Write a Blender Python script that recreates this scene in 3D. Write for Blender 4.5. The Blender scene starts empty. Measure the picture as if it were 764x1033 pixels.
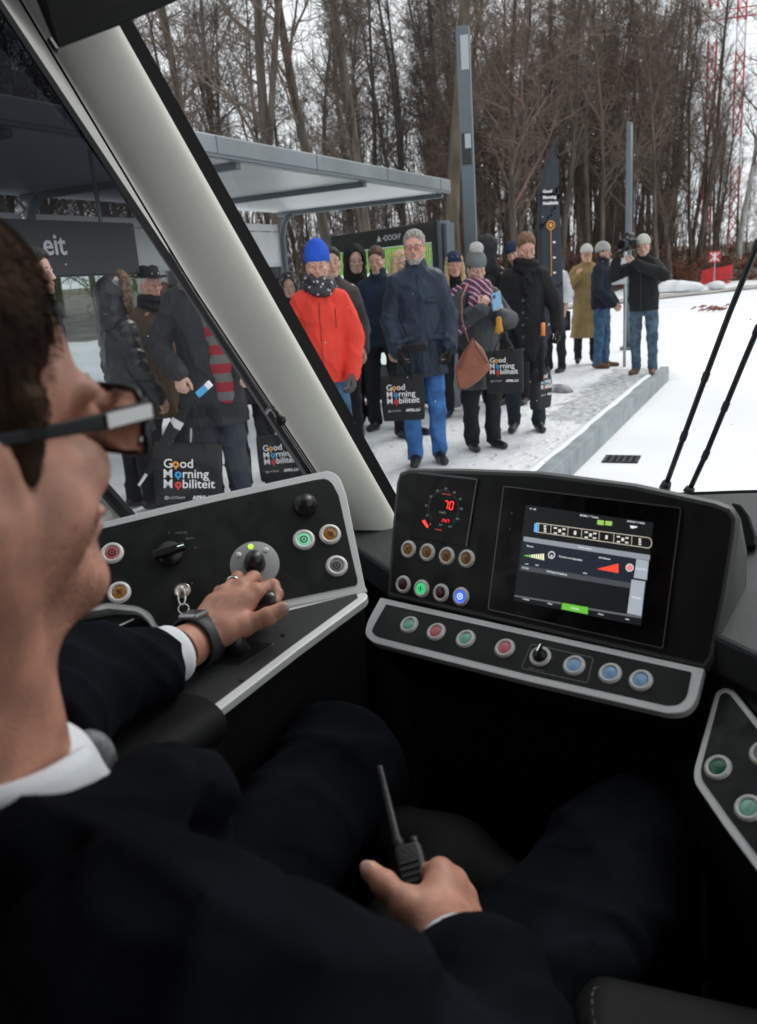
import bpy, math, random
import numpy as np
from mathutils import Matrix, Vector
random.seed(7); np.random.seed(7)
S = bpy.context.scene; COL = S.collection
# ------------------------------------------------------------------ camera
FPX, CX, CY = 838., 382., 516.5
_n = lambda v: np.array(v, float)/np.linalg.norm(v)
_Y = _n((428, 266.5, -838)); _Z = _n((-218, 2983.5, 838)); _Z = _n(_Z-_Y*_Z.dot(_Y)); _X = np.cross(_Y, _Z)
R3 = np.array([_X, _Y, _Z]); C0 = np.array([0, 0, 1.5])
def ray(x, y): return R3@np.array([(x-CX)/FPX, -(y-CY)/FPX, -1.0])
def P(x, y, d): return C0+ray(x, y)*d
def PZ(x, y, z): r = ray(x, y); return C0+r*((z-C0[2])/r[2])
camd = bpy.data.cameras.new('camera'); cam = bpy.data.objects.new('camera', camd); COL.objects.link(cam)
M4 = np.eye(4); M4[:3, :3] = R3; M4[:3, 3] = C0
cam.matrix_world = Matrix(M4.tolist())
camd.sensor_fit = 'VERTICAL'; camd.sensor_height = 36; camd.sensor_width = 36*757/1024.
camd.lens = FPX/1033*36; camd.clip_start = 0.02; camd.clip_end = 1500
camd.dof.use_dof = True; camd.dof.focus_distance = 1.8; camd.dof.aperture_fstop = 7.0
S.camera = cam
# ------------------------------------------------------------------ sky, sun, exposure
W = bpy.data.worlds.new('World'); S.world = W; W.use_nodes = True
nt = W.node_tree; nt.nodes.clear()
o = nt.nodes.new('ShaderNodeOutputWorld'); bg = nt.nodes.new('ShaderNodeBackground')
sky = nt.nodes.new('ShaderNodeTexSky'); sky.sky_type = 'NISHITA'; sky.sun_disc = False
SUN_EL, SUN_AZ = math.radians(48), math.radians(20)      # azimuth from +Y towards +X
sky.sun_elevation = SUN_EL; sky.sun_rotation = SUN_AZ
hs = nt.nodes.new('ShaderNodeHueSaturation'); hs.inputs['Saturation'].default_value = 0.1
mx = nt.nodes.new('ShaderNodeMix'); mx.data_type = 'RGBA'; mx.inputs[0].default_value = 0.85
tc = nt.nodes.new('ShaderNodeTexCoord'); nz = nt.nodes.new('ShaderNodeTexNoise'); nz.inputs['Scale'].default_value = 2.2; nz.inputs['Detail'].default_value = 4
rp = nt.nodes.new('ShaderNodeValToRGB'); rp.color_ramp.elements[0].position = .3; rp.color_ramp.elements[1].position = .7
rp.color_ramp.elements[0].color = (7.3, 7.6, 8.1, 1); rp.color_ramp.elements[1].color = (8.7, 8.8, 9.0, 1)
nt.links.new(tc.outputs['Generated'], nz.inputs['Vector']); nt.links.new(nz.outputs['Fac'], rp.inputs[0])
nt.links.new(sky.outputs[0], hs.inputs['Color']); nt.links.new(hs.outputs[0], mx.inputs[6]); nt.links.new(rp.outputs[0], mx.inputs[7])
nt.links.new(mx.outputs[2], bg.inputs[0]); bg.inputs[1].default_value = 0.10; nt.links.new(bg.outputs[0], o.inputs[0])
sd = bpy.data.lights.new('sun', 'SUN'); sd.energy = 1.0; sd.angle = math.radians(25); sd.color = (1, .96, .9)
so = bpy.data.objects.new('sun', sd); COL.objects.link(so)
dv = Vector((math.sin(SUN_AZ)*math.cos(SUN_EL), math.cos(SUN_AZ)*math.cos(SUN_EL), math.sin(SUN_EL)))
so.rotation_euler = dv.to_track_quat('Z', 'Y').to_euler()
S.view_settings.view_transform = 'Standard'; S.view_settings.look = 'None'; S.view_settings.exposure = 0.5; S.view_settings.gamma = 1
S.render.engine = 'CYCLES'
S.cycles.max_bounces = 8; S.cycles.transparent_max_bounces = 16
# ------------------------------------------------------------------ materials
MATS = {}
def mat(name, col, rough=.6, metal=0, noise=0, nscale=20, bump=0, bscale=60, emit=None, estr=0, spec=.5, sheen=0, col2=None, detail=4, stretch=None, sub=0, coat=0):
    if name in MATS: return MATS[name]
    m = bpy.data.materials.new(name); m.use_nodes = True; t = m.node_tree; b = t.nodes['Principled BSDF']
    c = (*col, 1) if len(col) == 3 else col
    b.inputs['Base Color'].default_value = c; b.inputs['Roughness'].default_value = rough; b.inputs['Metallic'].default_value = metal
    b.inputs['Specular IOR Level'].default_value = spec; b.inputs['Sheen Weight'].default_value = sheen; b.inputs['Coat Weight'].default_value = coat
    if sub: b.inputs['Subsurface Weight'].default_value = sub; b.inputs['Subsurface Radius'].default_value = (.01, .004, .002); b.inputs['Subsurface Scale'].default_value = 1
    if noise or bump:
        tcn = t.nodes.new('ShaderNodeTexCoord'); mp = t.nodes.new('ShaderNodeMapping'); t.links.new(tcn.outputs['Object'], mp.inputs[0])
        if stretch: mp.inputs['Scale'].default_value = stretch
    if noise or col2:
        n = t.nodes.new('ShaderNodeTexNoise'); n.inputs['Scale'].default_value = nscale; n.inputs['Detail'].default_value = detail
        t.links.new(mp.outputs[0], n.inputs['Vector'])
        r = t.nodes.new('ShaderNodeValToRGB'); r.color_ramp.elements[0].position = .35; r.color_ramp.elements[1].position = .65
        k = noise; lo = tuple(x*(1-k) for x in c[:3]); hi = tuple(min(1, x*(1+k)) for x in c[:3])
        if col2: lo, hi = c[:3], col2
        r.color_ramp.elements[0].color = (*lo, 1); r.color_ramp.elements[1].color = (*hi, 1)
        t.links.new(n.outputs['Fac'], r.inputs[0]); t.links.new(r.outputs[0], b.inputs['Base Color'])
    if bump:
        n2 = t.nodes.new('ShaderNodeTexNoise'); n2.inputs['Scale'].default_value = bscale; n2.inputs['Detail'].default_value = 5
        t.links.new(mp.outputs[0], n2.inputs['Vector']); bp = t.nodes.new('ShaderNodeBump'); bp.inputs['Strength'].default_value = bump; bp.inputs['Distance'].default_value = .01
        t.links.new(n2.outputs['Fac'], bp.inputs['Height']); t.links.new(bp.outputs[0], b.inputs['Normal'])
    if emit: b.inputs['Emission Color'].default_value = (*emit, 1); b.inputs['Emission Strength'].default_value = estr
    MATS[name] = m; return m
def glassmat(name, tint, gloss=.06, band=None):
    m = bpy.data.materials.new(name); m.use_nodes = True; t = m.node_tree; t.nodes.clear()
    o = t.nodes.new('ShaderNodeOutputMaterial'); a = t.nodes.new('ShaderNodeBsdfTransparent'); g = t.nodes.new('ShaderNodeBsdfGlossy'); x = t.nodes.new('ShaderNodeMixShader')
    lw = t.nodes.new('ShaderNodeFresnel'); lw.inputs[0].default_value = 1.3
    mu = t.nodes.new('ShaderNodeMath'); mu.operation = 'MULTIPLY'; mu.inputs[1].default_value = gloss*16
    a.inputs[0].default_value = (*tint, 1); g.inputs['Roughness'].default_value = .02
    if band:
        tcn = t.nodes.new('ShaderNodeTexCoord'); sp = t.nodes.new('ShaderNodeSeparateXYZ'); mr = t.nodes.new('ShaderNodeMapRange')
        t.links.new(tcn.outputs['Object'], sp.inputs[0]); t.links.new(sp.outputs[2], mr.inputs[0]); mr.inputs[1].default_value = band[0]; mr.inputs[2].default_value = band[1]
        mc = t.nodes.new('ShaderNodeMix'); mc.data_type = 'RGBA'; mc.inputs[6].default_value = (*tint, 1); mc.inputs[7].default_value = (*band[2], 1)
        t.links.new(mr.outputs[0], mc.inputs[0]); t.links.new(mc.outputs[2], a.inputs[0])
    t.links.new(lw.outputs[0], mu.inputs[0]); t.links.new(mu.outputs[0], x.inputs[0]); t.links.new(a.outputs[0], x.inputs[1]); t.links.new(g.outputs[0], x.inputs[2]); t.links.new(x.outputs[0], o.inputs[0])
    return m
# ------------------------------------------------------------------ scene tree helpers
def thing(name, label, cat, loc=(0, 0, 0), rz=0, group=None):
    e = bpy.data.objects.new(name, None); COL.objects.link(e); e.location = loc; e.rotation_euler = (0, 0, rz); e.empty_display_size = .1
    tag(e, label, cat, group); return e
def tag(o, label, cat, group=None, kind=None):
    if label: o['label'] = label
    if cat: o['category'] = cat
    if group: o['group'] = group
    if kind: o['kind'] = kind
    return o
def link(name, me, m, parent=None, smooth=False):
    ob = bpy.data.objects.new(name, me); COL.objects.link(ob)
    if isinstance(m, (list, tuple)):
        for k in m: me.materials.append(k)
    elif m and not me.materials: me.materials.append(m)
    if smooth: me.polygons.foreach_set('use_smooth', [True]*len(me.polygons))
    if parent is not None: ob.parent = parent
    return ob
def structure(ob): ob['kind'] = 'structure'; return ob
class MB:
    def __init__(s): s.v = []; s.f = []; s.mi = []; s.cur = 0
    def add(s, vs, fs):
        k = len(s.v); s.v += [tuple(map(float, p)) for p in vs]; s.f += [tuple(i+k for i in q) for q in fs]; s.mi += [s.cur]*len(fs)
    def box(s, c, d, rz=0, M=None):
        c = np.array(c, float); d = np.array(d, float)/2
        q = np.array([[x, y, z] for x in (-1, 1) for y in (-1, 1) for z in (-1, 1)])*d
        if M is not None: q = q@np.array(M).T
        if rz: cs, sn = math.cos(rz), math.sin(rz); q = q@np.array([[cs, sn, 0], [-sn, cs, 0], [0, 0, 1]])
        s.add(q+c, [(0, 1, 3, 2), (4, 6, 7, 5), (0, 4, 5, 1), (2, 3, 7, 6), (0, 2, 6, 4), (1, 5, 7, 3)])
    def tube(s, pts, rad, n=8, cap=True, flat=None):
        pts = [np.array(p, float) for p in pts]
        if not hasattr(rad, '__len__'): rad = [rad]*len(pts)
        k = len(s.v); u = None
        for i, p in enumerate(pts):
            t = pts[min(i+1, len(pts)-1)]-pts[max(i-1, 0)]; t = t/(np.linalg.norm(t)+1e-12)
            if u is None: u = np.cross(t, (0, 0, 1) if abs(t[2]) < .9 else (1, 0, 0))
            u = u-t*u.dot(t); u /= np.linalg.norm(u)+1e-12; w = np.cross(t, u)
            for j in range(n):
                a = 2*math.pi*j/n; s.v.append(tuple(p+(u*math.cos(a)+w*math.sin(a)*(flat or 1))*rad[i]))
        for i in range(len(pts)-1):
            for j in range(n):
                a = k+i*n+j; b = k+i*n+(j+1) % n; s.f.append((a, b, b+n, a+n)); s.mi.append(s.cur)
        if cap:
            s.f.append(tuple(k+j for j in reversed(range(n)))); s.f.append(tuple(k+(len(pts)-1)*n+j for j in range(n))); s.mi += [s.cur]*2
    def lathe(s, O, ax, prof, n=24, cap=False):
        ax = _n(ax); u = np.cross(ax, (0, 0, 1) if abs(ax[2]) < .9 else (1, 0, 0)); u = _n(u); w = np.cross(ax, u); k = len(s.v); O = np.array(O, float)
        for r, h in prof:
            for j in range(n):
                a = 2*math.pi*j/n; s.v.append(tuple(O+ax*h+(u*math.cos(a)+w*math.sin(a))*max(r, 1e-5)))
        for i in range(len(prof)-1):
            for j in range(n):
                a = k+i*n+j; b = k+i*n+(j+1) % n; s.f.append((a, b, b+n, a+n)); s.mi.append(s.cur)
    def prism(s, poly, vec):
        poly = [np.array(p, float) for p in poly]; vec = np.array(vec, float); m = len(poly)
        s.add(poly+[p+vec for p in poly], [tuple(range(m)), tuple(range(2*m-1, m-1, -1))]+[(j, m+j, m+(j+1) % m, (j+1) % m) for j in range(m)])
    def loft(s, rings, closed=True, cap=False):
        k = len(s.v); n = len(rings[0])
        for r in rings: s.v += [tuple(map(float, p)) for p in r]
        for i in range(len(rings)-1):
            for j in range(n if closed else n-1):
                a = k+i*n+j; b = k+i*n+(j+1) % n; s.f.append((a, b, b+n, a+n)); s.mi.append(s.cur)
        if cap: s.f.append(tuple(k+j for j in reversed(range(n)))); s.f.append(tuple(k+(len(rings)-1)*n+j for j in range(n))); s.mi += [s.cur]*2
    def mesh(s, name='m'):
        me = bpy.data.meshes.new(name); me.from_pydata(s.v, [], s.f); me.update()
        if any(s.mi): me.polygons.foreach_set('material_index', s.mi)
        import bmesh as _b
        if len(s.f) < 60000:
            bm = _b.new(); bm.from_mesh(me); _b.ops.recalc_face_normals(bm, faces=bm.faces); bm.to_mesh(me); bm.free()
        return me
    def build(s, name, m, parent=None, smooth=False, bevel=0, seg=2):
        ob = link(name, s.mesh(name), m, parent, smooth)
        if bevel:
            b = ob.modifiers.new('bevel', 'BEVEL'); b.width = bevel; b.segments = seg; b.limit_method = 'ANGLE'; b.angle_limit = math.radians(35)
        return ob
def smooth_angle(ob, deg=35):
    me = ob.data; me.polygons.foreach_set('use_smooth', [True]*len(me.polygons))
    try: me.set_sharp_from_angle(angle=math.radians(deg))
    except Exception: pass
    return ob
def text_mesh(txt, size, extrude=.0004, align='CENTER', bold=0):
    cu = bpy.data.curves.new('lettering', 'FONT'); cu.body = txt; cu.size = size; cu.extrude = extrude; cu.align_x = align; cu.align_y = 'CENTER'; cu.offset = bold; cu.resolution_u = 3
    ob = bpy.data.objects.new('lettering_src', cu); COL.objects.link(ob)
    me = bpy.data.meshes.new_from_object(ob, depsgraph=bpy.context.evaluated_depsgraph_get()); bpy.data.objects.remove(ob); bpy.data.curves.remove(cu); return me
def frame_mat(O, u, v):
    u = _n(u); v = np.array(v, float); v = _n(v-u*u.dot(v)); w = np.cross(u, v)
    M = np.eye(4); M[:3, 0] = u; M[:3, 1] = v; M[:3, 2] = w; M[:3, 3] = O; return M
def text_at(name, txt, size, O, u, v, m, parent, **k):
    me = text_mesh(txt, size, **k); me.transform(Matrix(frame_mat(O, u, v).tolist())); me.materials.clear(); return link(name, me, m, parent)
# ------------------------------------------------------------------ implicit surfaces
class SDF:
    def __init__(s, lo, hi, h, k=.02):
        s.lo = np.array(lo, float); s.h = h; s.n = np.ceil((np.array(hi)-s.lo)/h).astype(int)+1; s.k = k
        s.F = np.full(s.n, .2, np.float32)
    def region(s, lo, hi, m):
        a = np.clip(np.floor((np.array(lo)-m-s.lo)/s.h).astype(int), 0, s.n); b = np.clip(np.ceil((np.array(hi)+m-s.lo)/s.h).astype(int)+1, 0, s.n)
        if (b <= a).any(): return None, None
        g = [(s.lo[i]+s.h*np.arange(a[i], b[i])).astype(np.float32) for i in range(3)]
        X = (g[0][:, None, None], g[1][None, :, None], g[2][None, None, :])
        return tuple(slice(a[i], b[i]) for i in range(3)), X
    def put(s, sl, d, k, op):
        k = s.k if k is None else k; A = s.F[sl]
        if op == 'u':
            if k > 0: h = np.clip(k-np.abs(A-d), 0, None)/k; s.F[sl] = np.minimum(A, d)-h*h*k*.25
            else: s.F[sl] = np.minimum(A, d)
        elif op == 'c':
            d = -d; h = np.clip(k-np.abs(A-d), 0, None)/k if k > 0 else 0; s.F[sl] = np.maximum(A, d)+(h*h*k*.25 if k > 0 else 0)
    def cone(s, a, b, ra, rb=None, k=None, op='u', sq=1.):
        rb = ra if rb is None else rb; a = np.array(a, float); b = np.array(b, float); R = max(ra, rb)*max(1, sq)+.02
        kk = s.k if k is None else k
        sl, X = s.region(np.minimum(a, b), np.maximum(a, b), R+kk+2*s.h)
        if sl is None: return s
        ab = b-a; L = (ab[0]**2+(ab[1]/sq)**2+ab[2]**2)+1e-12
        t = np.clip(((X[0]-a[0])*ab[0]+(X[1]-a[1])*ab[1]/sq**2+(X[2]-a[2])*ab[2])/L, 0, 1)
        d = np.sqrt((X[0]-a[0]-t*ab[0])**2+((X[1]-a[1]-t*ab[1])/sq)**2+(X[2]-a[2]-t*ab[2])**2)-(ra+(rb-ra)*t)
        s.put(sl, d.astype(np.float32)*min(1, sq), k, op); return s
    def ell(s, c, r, k=None, op='u', M=None):
        c = np.array(c, float); r = np.array(r, float) if hasattr(r, '__len__') else np.array([r]*3, float); kk = s.k if k is None else k
        R = r.max() if M is not None else r
        sl, X = s.region(c-R, c+R, kk+2*s.h)
        if sl is None: return s
        D = [X[i]-c[i] for i in range(3)]
        if M is not None: M = np.array(M); D = [D[0]*M[0, i]+D[1]*M[1, i]+D[2]*M[2, i] for i in range(3)]   # columns of M = axes
        k0 = np.sqrt(sum((D[i]/r[i])**2 for i in range(3)))+1e-9; k1 = np.sqrt(sum((D[i]/r[i]**2)**2 for i in range(3)))+1e-9
        s.put(sl, (k0*(k0-1)/k1).astype(np.float32), k, op); return s
    def chain(s, pts, rad, **k):
        for i in range(len(pts)-1): s.cone(pts[i], pts[i+1], rad[i], rad[i+1], **k)
        return s
    def grid(s):
        return [(s.lo[i]+s.h*np.arange(s.n[i])).astype(np.float32).reshape([-1 if j == i else 1 for j in range(3)]) for i in range(3)]
    def noise(s, fn): s.F += fn(*s.grid()).astype(np.float32); return s
    def clip(s, nrm, off, k=0):   # keep n.p < off
        X = s.grid(); d = X[0]*nrm[0]+X[1]*nrm[1]+X[2]*nrm[2]-off; s.F = np.maximum(s.F, d.astype(np.float32)); return s
    def mesh(s, name='m'):
        F = s.F.copy(); 
        for ax in range(3):
            i = [slice(None)]*3; i[ax] = 0; F[tuple(i)] = .2; i[ax] = -1; F[tuple(i)] = .2
        inn = F < 0; n = np.array(F.shape)-1
        cnt = np.zeros(n, np.uint8)
        corners = [(i, j, k) for i in (0, 1) for j in (0, 1) for k in (0, 1)]
        for i, j, k in corners: cnt += inn[i:i+n[0], j:j+n[1], k:k+n[2]]
        act = np.argwhere((cnt > 0) & (cnt < 8))
        idx = np.full(n, -1, np.int64); idx[act[:, 0], act[:, 1], act[:, 2]] = np.arange(len(act))
        V = np.zeros((len(act), 3)); Cn = np.zeros(len(act))
        for a in corners:
            for ax in range(3):
                if a[ax]: continue
                b = list(a); b[ax] = 1
                fa = F[act[:, 0]+a[0], act[:, 1]+a[1], act[:, 2]+a[2]]; fb = F[act[:, 0]+b[0], act[:, 1]+b[1], act[:, 2]+b[2]]
                m = (fa < 0) != (fb < 0); t = np.where(m, fa/(fa-fb+1e-20), 0)
                p = np.array(a, float)[None]+np.array([1. if i == ax else 0 for i in range(3)])[None]*t[:, None]
                V += p*m[:, None]; Cn += m
        V = (V/Cn[:, None]+act)*s.h+s.lo
        Q = []
        for ax in range(3):
            u, w = (ax+1) % 3, (ax+2) % 3
            sa = [slice(1, -1)]*3; sb = [slice(1, -1)]*3; sa[ax] = slice(0, -1); sb[ax] = slice(1, None)
            A = inn[tuple(sa)]; B = inn[tuple(sb)]; e = np.argwhere(A != B); fl = A[e[:, 0], e[:, 1], e[:, 2]]
            e = e+np.array([0 if i == ax else 1 for i in range(3)])
            def cell(du, dw):
                q = e.copy(); q[:, u] -= du; q[:, w] -= dw; return idx[q[:, 0], q[:, 1], q[:, 2]]
            q = np.stack([cell(1, 1), cell(0, 1), cell(0, 0), cell(1, 0)], 1); q[~fl] = q[~fl][:, ::-1]; Q.append(q)
        Q = np.concatenate(Q); Q = Q[(Q >= 0).all(1)]
        return V, Q
def vq_mesh(name, V, Q):
    me = bpy.data.meshes.new(name); me.vertices.add(len(V)); me.vertices.foreach_set('co', V.astype(np.float32).ravel())
    me.loops.add(Q.size); me.loops.foreach_set('vertex_index', Q.astype(np.int32).ravel()); me.polygons.add(len(Q))
    me.polygons.foreach_set('loop_start', np.arange(0, Q.size, 4, dtype=np.int32)); me.polygons.foreach_set('loop_total', np.full(len(Q), 4, np.int32))
    me.polygons.foreach_set('use_smooth', np.ones(len(Q), bool)); me.update(calc_edges=True); return me
def sobj(name, parts, m, parent=None, M=None):
    """parts: SDF or list of SDFs / (V,Q); joined into one mesh"""
    if not isinstance(parts, list): parts = [parts]
    Vs, Qs, k = [], [], 0
    for p in parts:
        V, Q = p.mesh() if isinstance(p, SDF) else p
        Vs.append(V); Qs.append(Q+k); k += len(V)
    V = np.concatenate(Vs)
    if M is not None: V = V@M[:3, :3].T+M[:3, 3]
    return link(name, vq_mesh(name, V, np.concatenate(Qs)), m, parent)
def folds(amp, f=14, seed=0):
    r = np.random.RandomState(seed); a = r.uniform(-1, 1, (5, 3)); ph = r.uniform(0, 6.28, 8)
    def fn(X, Y, Z):
        w = .35*np.sin(X*f*.7+ph[0]+Z*f*.5)+.35*np.sin(Y*f*.9+ph[1])
        r1 = 1-np.abs(np.sin(Z*f*.8+X*f*1.1*a[3, 0]+Y*f*.8+2.5*w+ph[5])); r2 = 1-np.abs(np.sin(Z*f*.55*a[4, 2]+X*f*1.3+Y*f*1.1*a[4, 1]+2*w+ph[6]))
        return -amp*(1.1*r1**3+.9*r2**3-.5)-amp*.6*(np.sin(Z*f+X*f*a[0, 0]+Y*f*a[0, 1]+3*w+ph[2])*.5+np.sin(Z*f*1.9*a[1, 2]+X*f*1.6*a[1, 0]+Y*f*1.5+2*w+ph[3])*.3+.25*np.sin(X*f*3.1+Z*f*2.3*a[2, 0]+w*4+ph[4]))
    return fn
# ================================================================== OUTSIDE
def pr(p):
    c = R3.T@(np.array(p, float)-C0); return CX+FPX*c[0]/-c[2], CY-FPX*c[1]/-c[2], -c[2]
snow = mat('snow', (.78, .79, .82), .75, bump=.9, bscale=3.2, col2=(.87, .88, .90), nscale=.55, detail=9)
EDGE = [(-70, -20), (-34, 8), (-25, 22), (-19, 33), (-13, 45), (-9, 56), (2, 63), (22, 66), (80, 40)]
def edge_d(x, y):   # signed distance past the forest edge (positive = inside the wood)
    best, sg = 1e9, 1
    for (ax, ay), (bx, by) in zip(EDGE, EDGE[1:]):
        dx, dy = bx-ax, by-ay; t = max(0, min(1, ((x-ax)*dx+(y-ay)*dy)/(dx*dx+dy*dy)))
        d = math.hypot(x-ax-t*dx, y-ay-t*dy)
        if d < best: best = d; sg = 1 if (dx*(y-ay)-dy*(x-ax)) > 0 else -1
    return best*sg
GZ = .20
def hgt(x, y):
    t = min(1, max(0, (x+1.9)/.7)); t = t*t*(3-2*t)
    g = -.02*(1-t)-GZ*t
    if y < 12.7 and x < -1.15: g = -GZ
    g += .02*math.sin(x*1.3+y*.4)*math.sin(y*.9) if y > 13 or x > -1.2 else 0
    if y > 25: g -= min(1, (y-25)/15)*.25*(1-t)
    e = edge_d(x, y)
    if e > 0: g += min(e, 60)*.05+.10*math.sin(x*.9)*math.cos(y*.7)
    return g
xs = sorted(set([-1.9, -1.7, -1.6, -1.5, -1.35, -1.2]+[round(x, 2) for x in np.arange(-12, 8, .6)]+list(range(-90, 91, 3))+[-600, -300, -150, 150, 300, 600]))
ys = sorted(set([12.58, 12.7]+[round(y, 2) for y in np.arange(-8, 30, .6)]+list(range(-30, 130, 3))+[-600, -300, -100, 200, 400, 700]))
mb = MB(); mb.v = [(x, y, hgt(x, y)) for y in ys for x in xs]; nx = len(xs)
mb.f = [(j*nx+i, j*nx+i+1, (j+1)*nx+i+1, (j+1)*nx+i) for j in range(len(ys)-1) for i in range(nx-1)]
mb.mi = [1 if edge_d((xs[i]+xs[i+1])/2, (ys[j]+ys[j+1])/2) > 1.2 else 0 for j in range(len(ys)-1) for i in range(nx-1)]
litter = mat('leaf_litter', (.085, .058, .042), .95, col2=(.22, .19, .165), nscale=.9, bump=.6, bscale=4, detail=8)
structure(mb.build('ground', [snow, litter], smooth=True))
# road strip crossing in front of the wood
mb = MB(); pts = [(-9.5, 33), (-6.5, 41), (-2, 48), (6, 52), (26, 53)]
for (ax, ay), (bx, by) in zip(pts, pts[1:]):
    for k in range(8):
        pass
L = []
for i in range(len(pts)-1):
    for t in np.linspace(0, 1, 8, endpoint=False): L.append((pts[i][0]*(1-t)+pts[i+1][0]*t, pts[i][1]*(1-t)+pts[i+1][1]*t))
v = []
for i, (x, y) in enumerate(L):
    a = L[min(i+1, len(L)-1)]; b = L[max(i-1, 0)]; d = _n((a[0]-b[0], a[1]-b[1])); q = (-d[1]*1.3, d[0]*1.3)
    for s in (-1, -.3, .3, 1): v.append((x+q[0]*s, y+q[1]*s, max(hgt(x+q[0]*s, y+q[1]*s), hgt(x, y))+.05))
mb.add(v, [(i*4+j, i*4+j+1, i*4+j+5, i*4+j+4) for i in range(len(L)-1) for j in range(3)])
structure(mb.build('road', mat('slushy_asphalt', (.22, .20, .18), .8, col2=(.55, .54, .53), nscale=1.2, bump=.3, bscale=8), smooth=True))
# ploughed snow heaps
for i, (px, py, w, d, lab) in enumerate([(697, 283, 1.6, 44, 'low heap of ploughed snow left of the red barrier'), (553, 395, .28, 0, 'small trodden lump of grey ice at the feet of the man with the black coat')]):
    q = PZ(px, py, -.3) if d else PZ(px, py, 0)
    if d: q = np.array([-5.2, 47.5, -.25])
    s = SDF(q-[w*1.6, w, .05], q+[w*1.6, w, w*.7], w/14, w*.2)
    for k in range(9): s.ell(q+[random.uniform(-w, w)*.9, random.uniform(-w, w)*.4, random.uniform(0, .12)*w], (w*random.uniform(.2, .4), w*.3, w*random.uniform(.15, .3)))
    tag(sobj('snow_heap' if d else 'ice_lump', s, snow if d else mat('grey_ice', (.30, .31, .32), .5, noise=.4, nscale=30)), lab, 'snow heap' if d else 'ice')
# ---- platform
pmat = bpy.data.materials.new('platform_snow'); pmat.use_nodes = True; t = pmat.node_tree; b = t.nodes['Principled BSDF']
tcn = t.nodes.new('ShaderNodeTexCoord'); sp = t.nodes.new('ShaderNodeSeparateXYZ'); t.links.new(tcn.outputs['Object'], sp.inputs[0])
def mth(op, a, bb=None, c=None):
    q = t.nodes.new('ShaderNodeMath'); q.operation = op; q.use_clamp = (op == 'MULTIPLY_CLAMP')
    for i, z in enumerate((a, bb, c)):
        if z is None: continue
        if isinstance(z, (int, float)): q.inputs[i].default_value = z
        else: t.links.new(z, q.inputs[i])
    return q.outputs[0]
def mr(src, a, bq, c=0., d=1.):
    q = t.nodes.new('ShaderNodeMapRange'); q.interpolation_type = 'SMOOTHSTEP'; t.links.new(src, q.inputs[0])
    for i, z in enumerate((a, bq, c, d)): q.inputs[i+1].default_value = z
    return q.outputs[0]
def mnz(scale, det=6, st=None):
    q = t.nodes.new('ShaderNodeTexNoise'); q.inputs['Scale'].default_value = scale; q.inputs['Detail'].default_value = det
    mp = t.nodes.new('ShaderNodeMapping'); t.links.new(tcn.outputs['Object'], mp.inputs[0]); t.links.new(mp.outputs[0], q.inputs['Vector'])
    if st: mp.inputs['Scale'].default_value = st
    return q.outputs['Fac']
patch = mth('MULTIPLY', mr(sp.outputs[0], -2.75, -2.0), mth('MULTIPLY', mr(sp.outputs[1], 7.2, 8.8), mr(sp.outputs[1], 12.62, 12.3)))
patch = mth('MULTIPLY', patch, 1.15)
p2 = mth('MULTIPLY', mr(sp.outputs[0], -3.9, -3.3), mth('MULTIPLY', mr(sp.outputs[0], -1.9, -2.6), mth('MULTIPLY', mr(sp.outputs[1], 6.2, 7.6), mr(sp.outputs[1], 11, 9))))
p2 = mth('MULTIPLY', p2, .42)
mask = mth('ADD', mth('MAXIMUM', patch, p2), mth('MULTIPLY', mth('SUBTRACT', mnz(5, 8, (1, .6, 1)), .5), 1.4))
mask = mr(mask, .5, .8)
edge = mth('MULTIPLY', mr(sp.outputs[0], -1.86, -1.80), mr(mnz(1.4), .52, .62, 0, .55))
wet = mr(mnz(14, 8), .35, .65)
cm = t.nodes.new('ShaderNodeMix'); cm.data_type = 'RGBA'; cm.inputs[6].default_value = (.24, .245, .25, 1); cm.inputs[7].default_value = (.62, .64, .66, 1); t.links.new(wet, cm.inputs[0])
cmS = t.nodes.new('ShaderNodeMix'); cmS.data_type = 'RGBA'; cmS.inputs[6].default_value = (.82, .83, .86, 1); cmS.inputs[7].default_value = (.84, .85, .88, 1); t.links.new(mr(mnz(2.2, 9), .38, .6), cmS.inputs[0])
cm2 = t.nodes.new('ShaderNodeMix'); cm2.data_type = 'RGBA'; t.links.new(cmS.outputs[2], cm2.inputs[6]); t.links.new(cm.outputs[2], cm2.inputs[7]); t.links.new(mth('MULTIPLY', mask, .85), cm2.inputs[0])
cm3 = t.nodes.new('ShaderNodeMix'); cm3.data_type = 'RGBA'; t.links.new(cm2.outputs[2], cm3.inputs[6]); cm3.inputs[7].default_value = (.62, .63, .65, 1); t.links.new(edge, cm3.inputs[0])
t.links.new(cm3.outputs[2], b.inputs['Base Color']); b.inputs['Roughness'].default_value = .6
bp = t.nodes.new('ShaderNodeBump'); bp.inputs['Strength'].default_value = .45; bp.inputs['Distance'].default_value = .07
def prints(scale, r_):
    q = t.nodes.new('ShaderNodeTexVoronoi'); q.inputs['Scale'].default_value = scale; mp = t.nodes.new('ShaderNodeMapping'); t.links.new(tcn.outputs['Object'], mp.inputs[0]); mp.inputs['Scale'].default_value = (1.5, 1, 1); mp.inputs['Rotation'].default_value = (0, 0, scale); t.links.new(mp.outputs[0], q.inputs['Vector']); return mr(q.outputs['Distance'], r_*.7, r_)
hh = mth('ADD', mth('MULTIPLY', mth('MINIMUM', prints(3.1, .34), prints(4.3, .30)), .7), mth('MULTIPLY', mnz(9, 8), .8)); t.links.new(hh, bp.inputs['Height']); t.links.new(bp.outputs[0], b.inputs['Normal'])
kerbm = mat('kerb_concrete', (.27, .305, .32), .7, noise=.18, nscale=3, bump=.2, bscale=40)
mb = MB()
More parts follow.
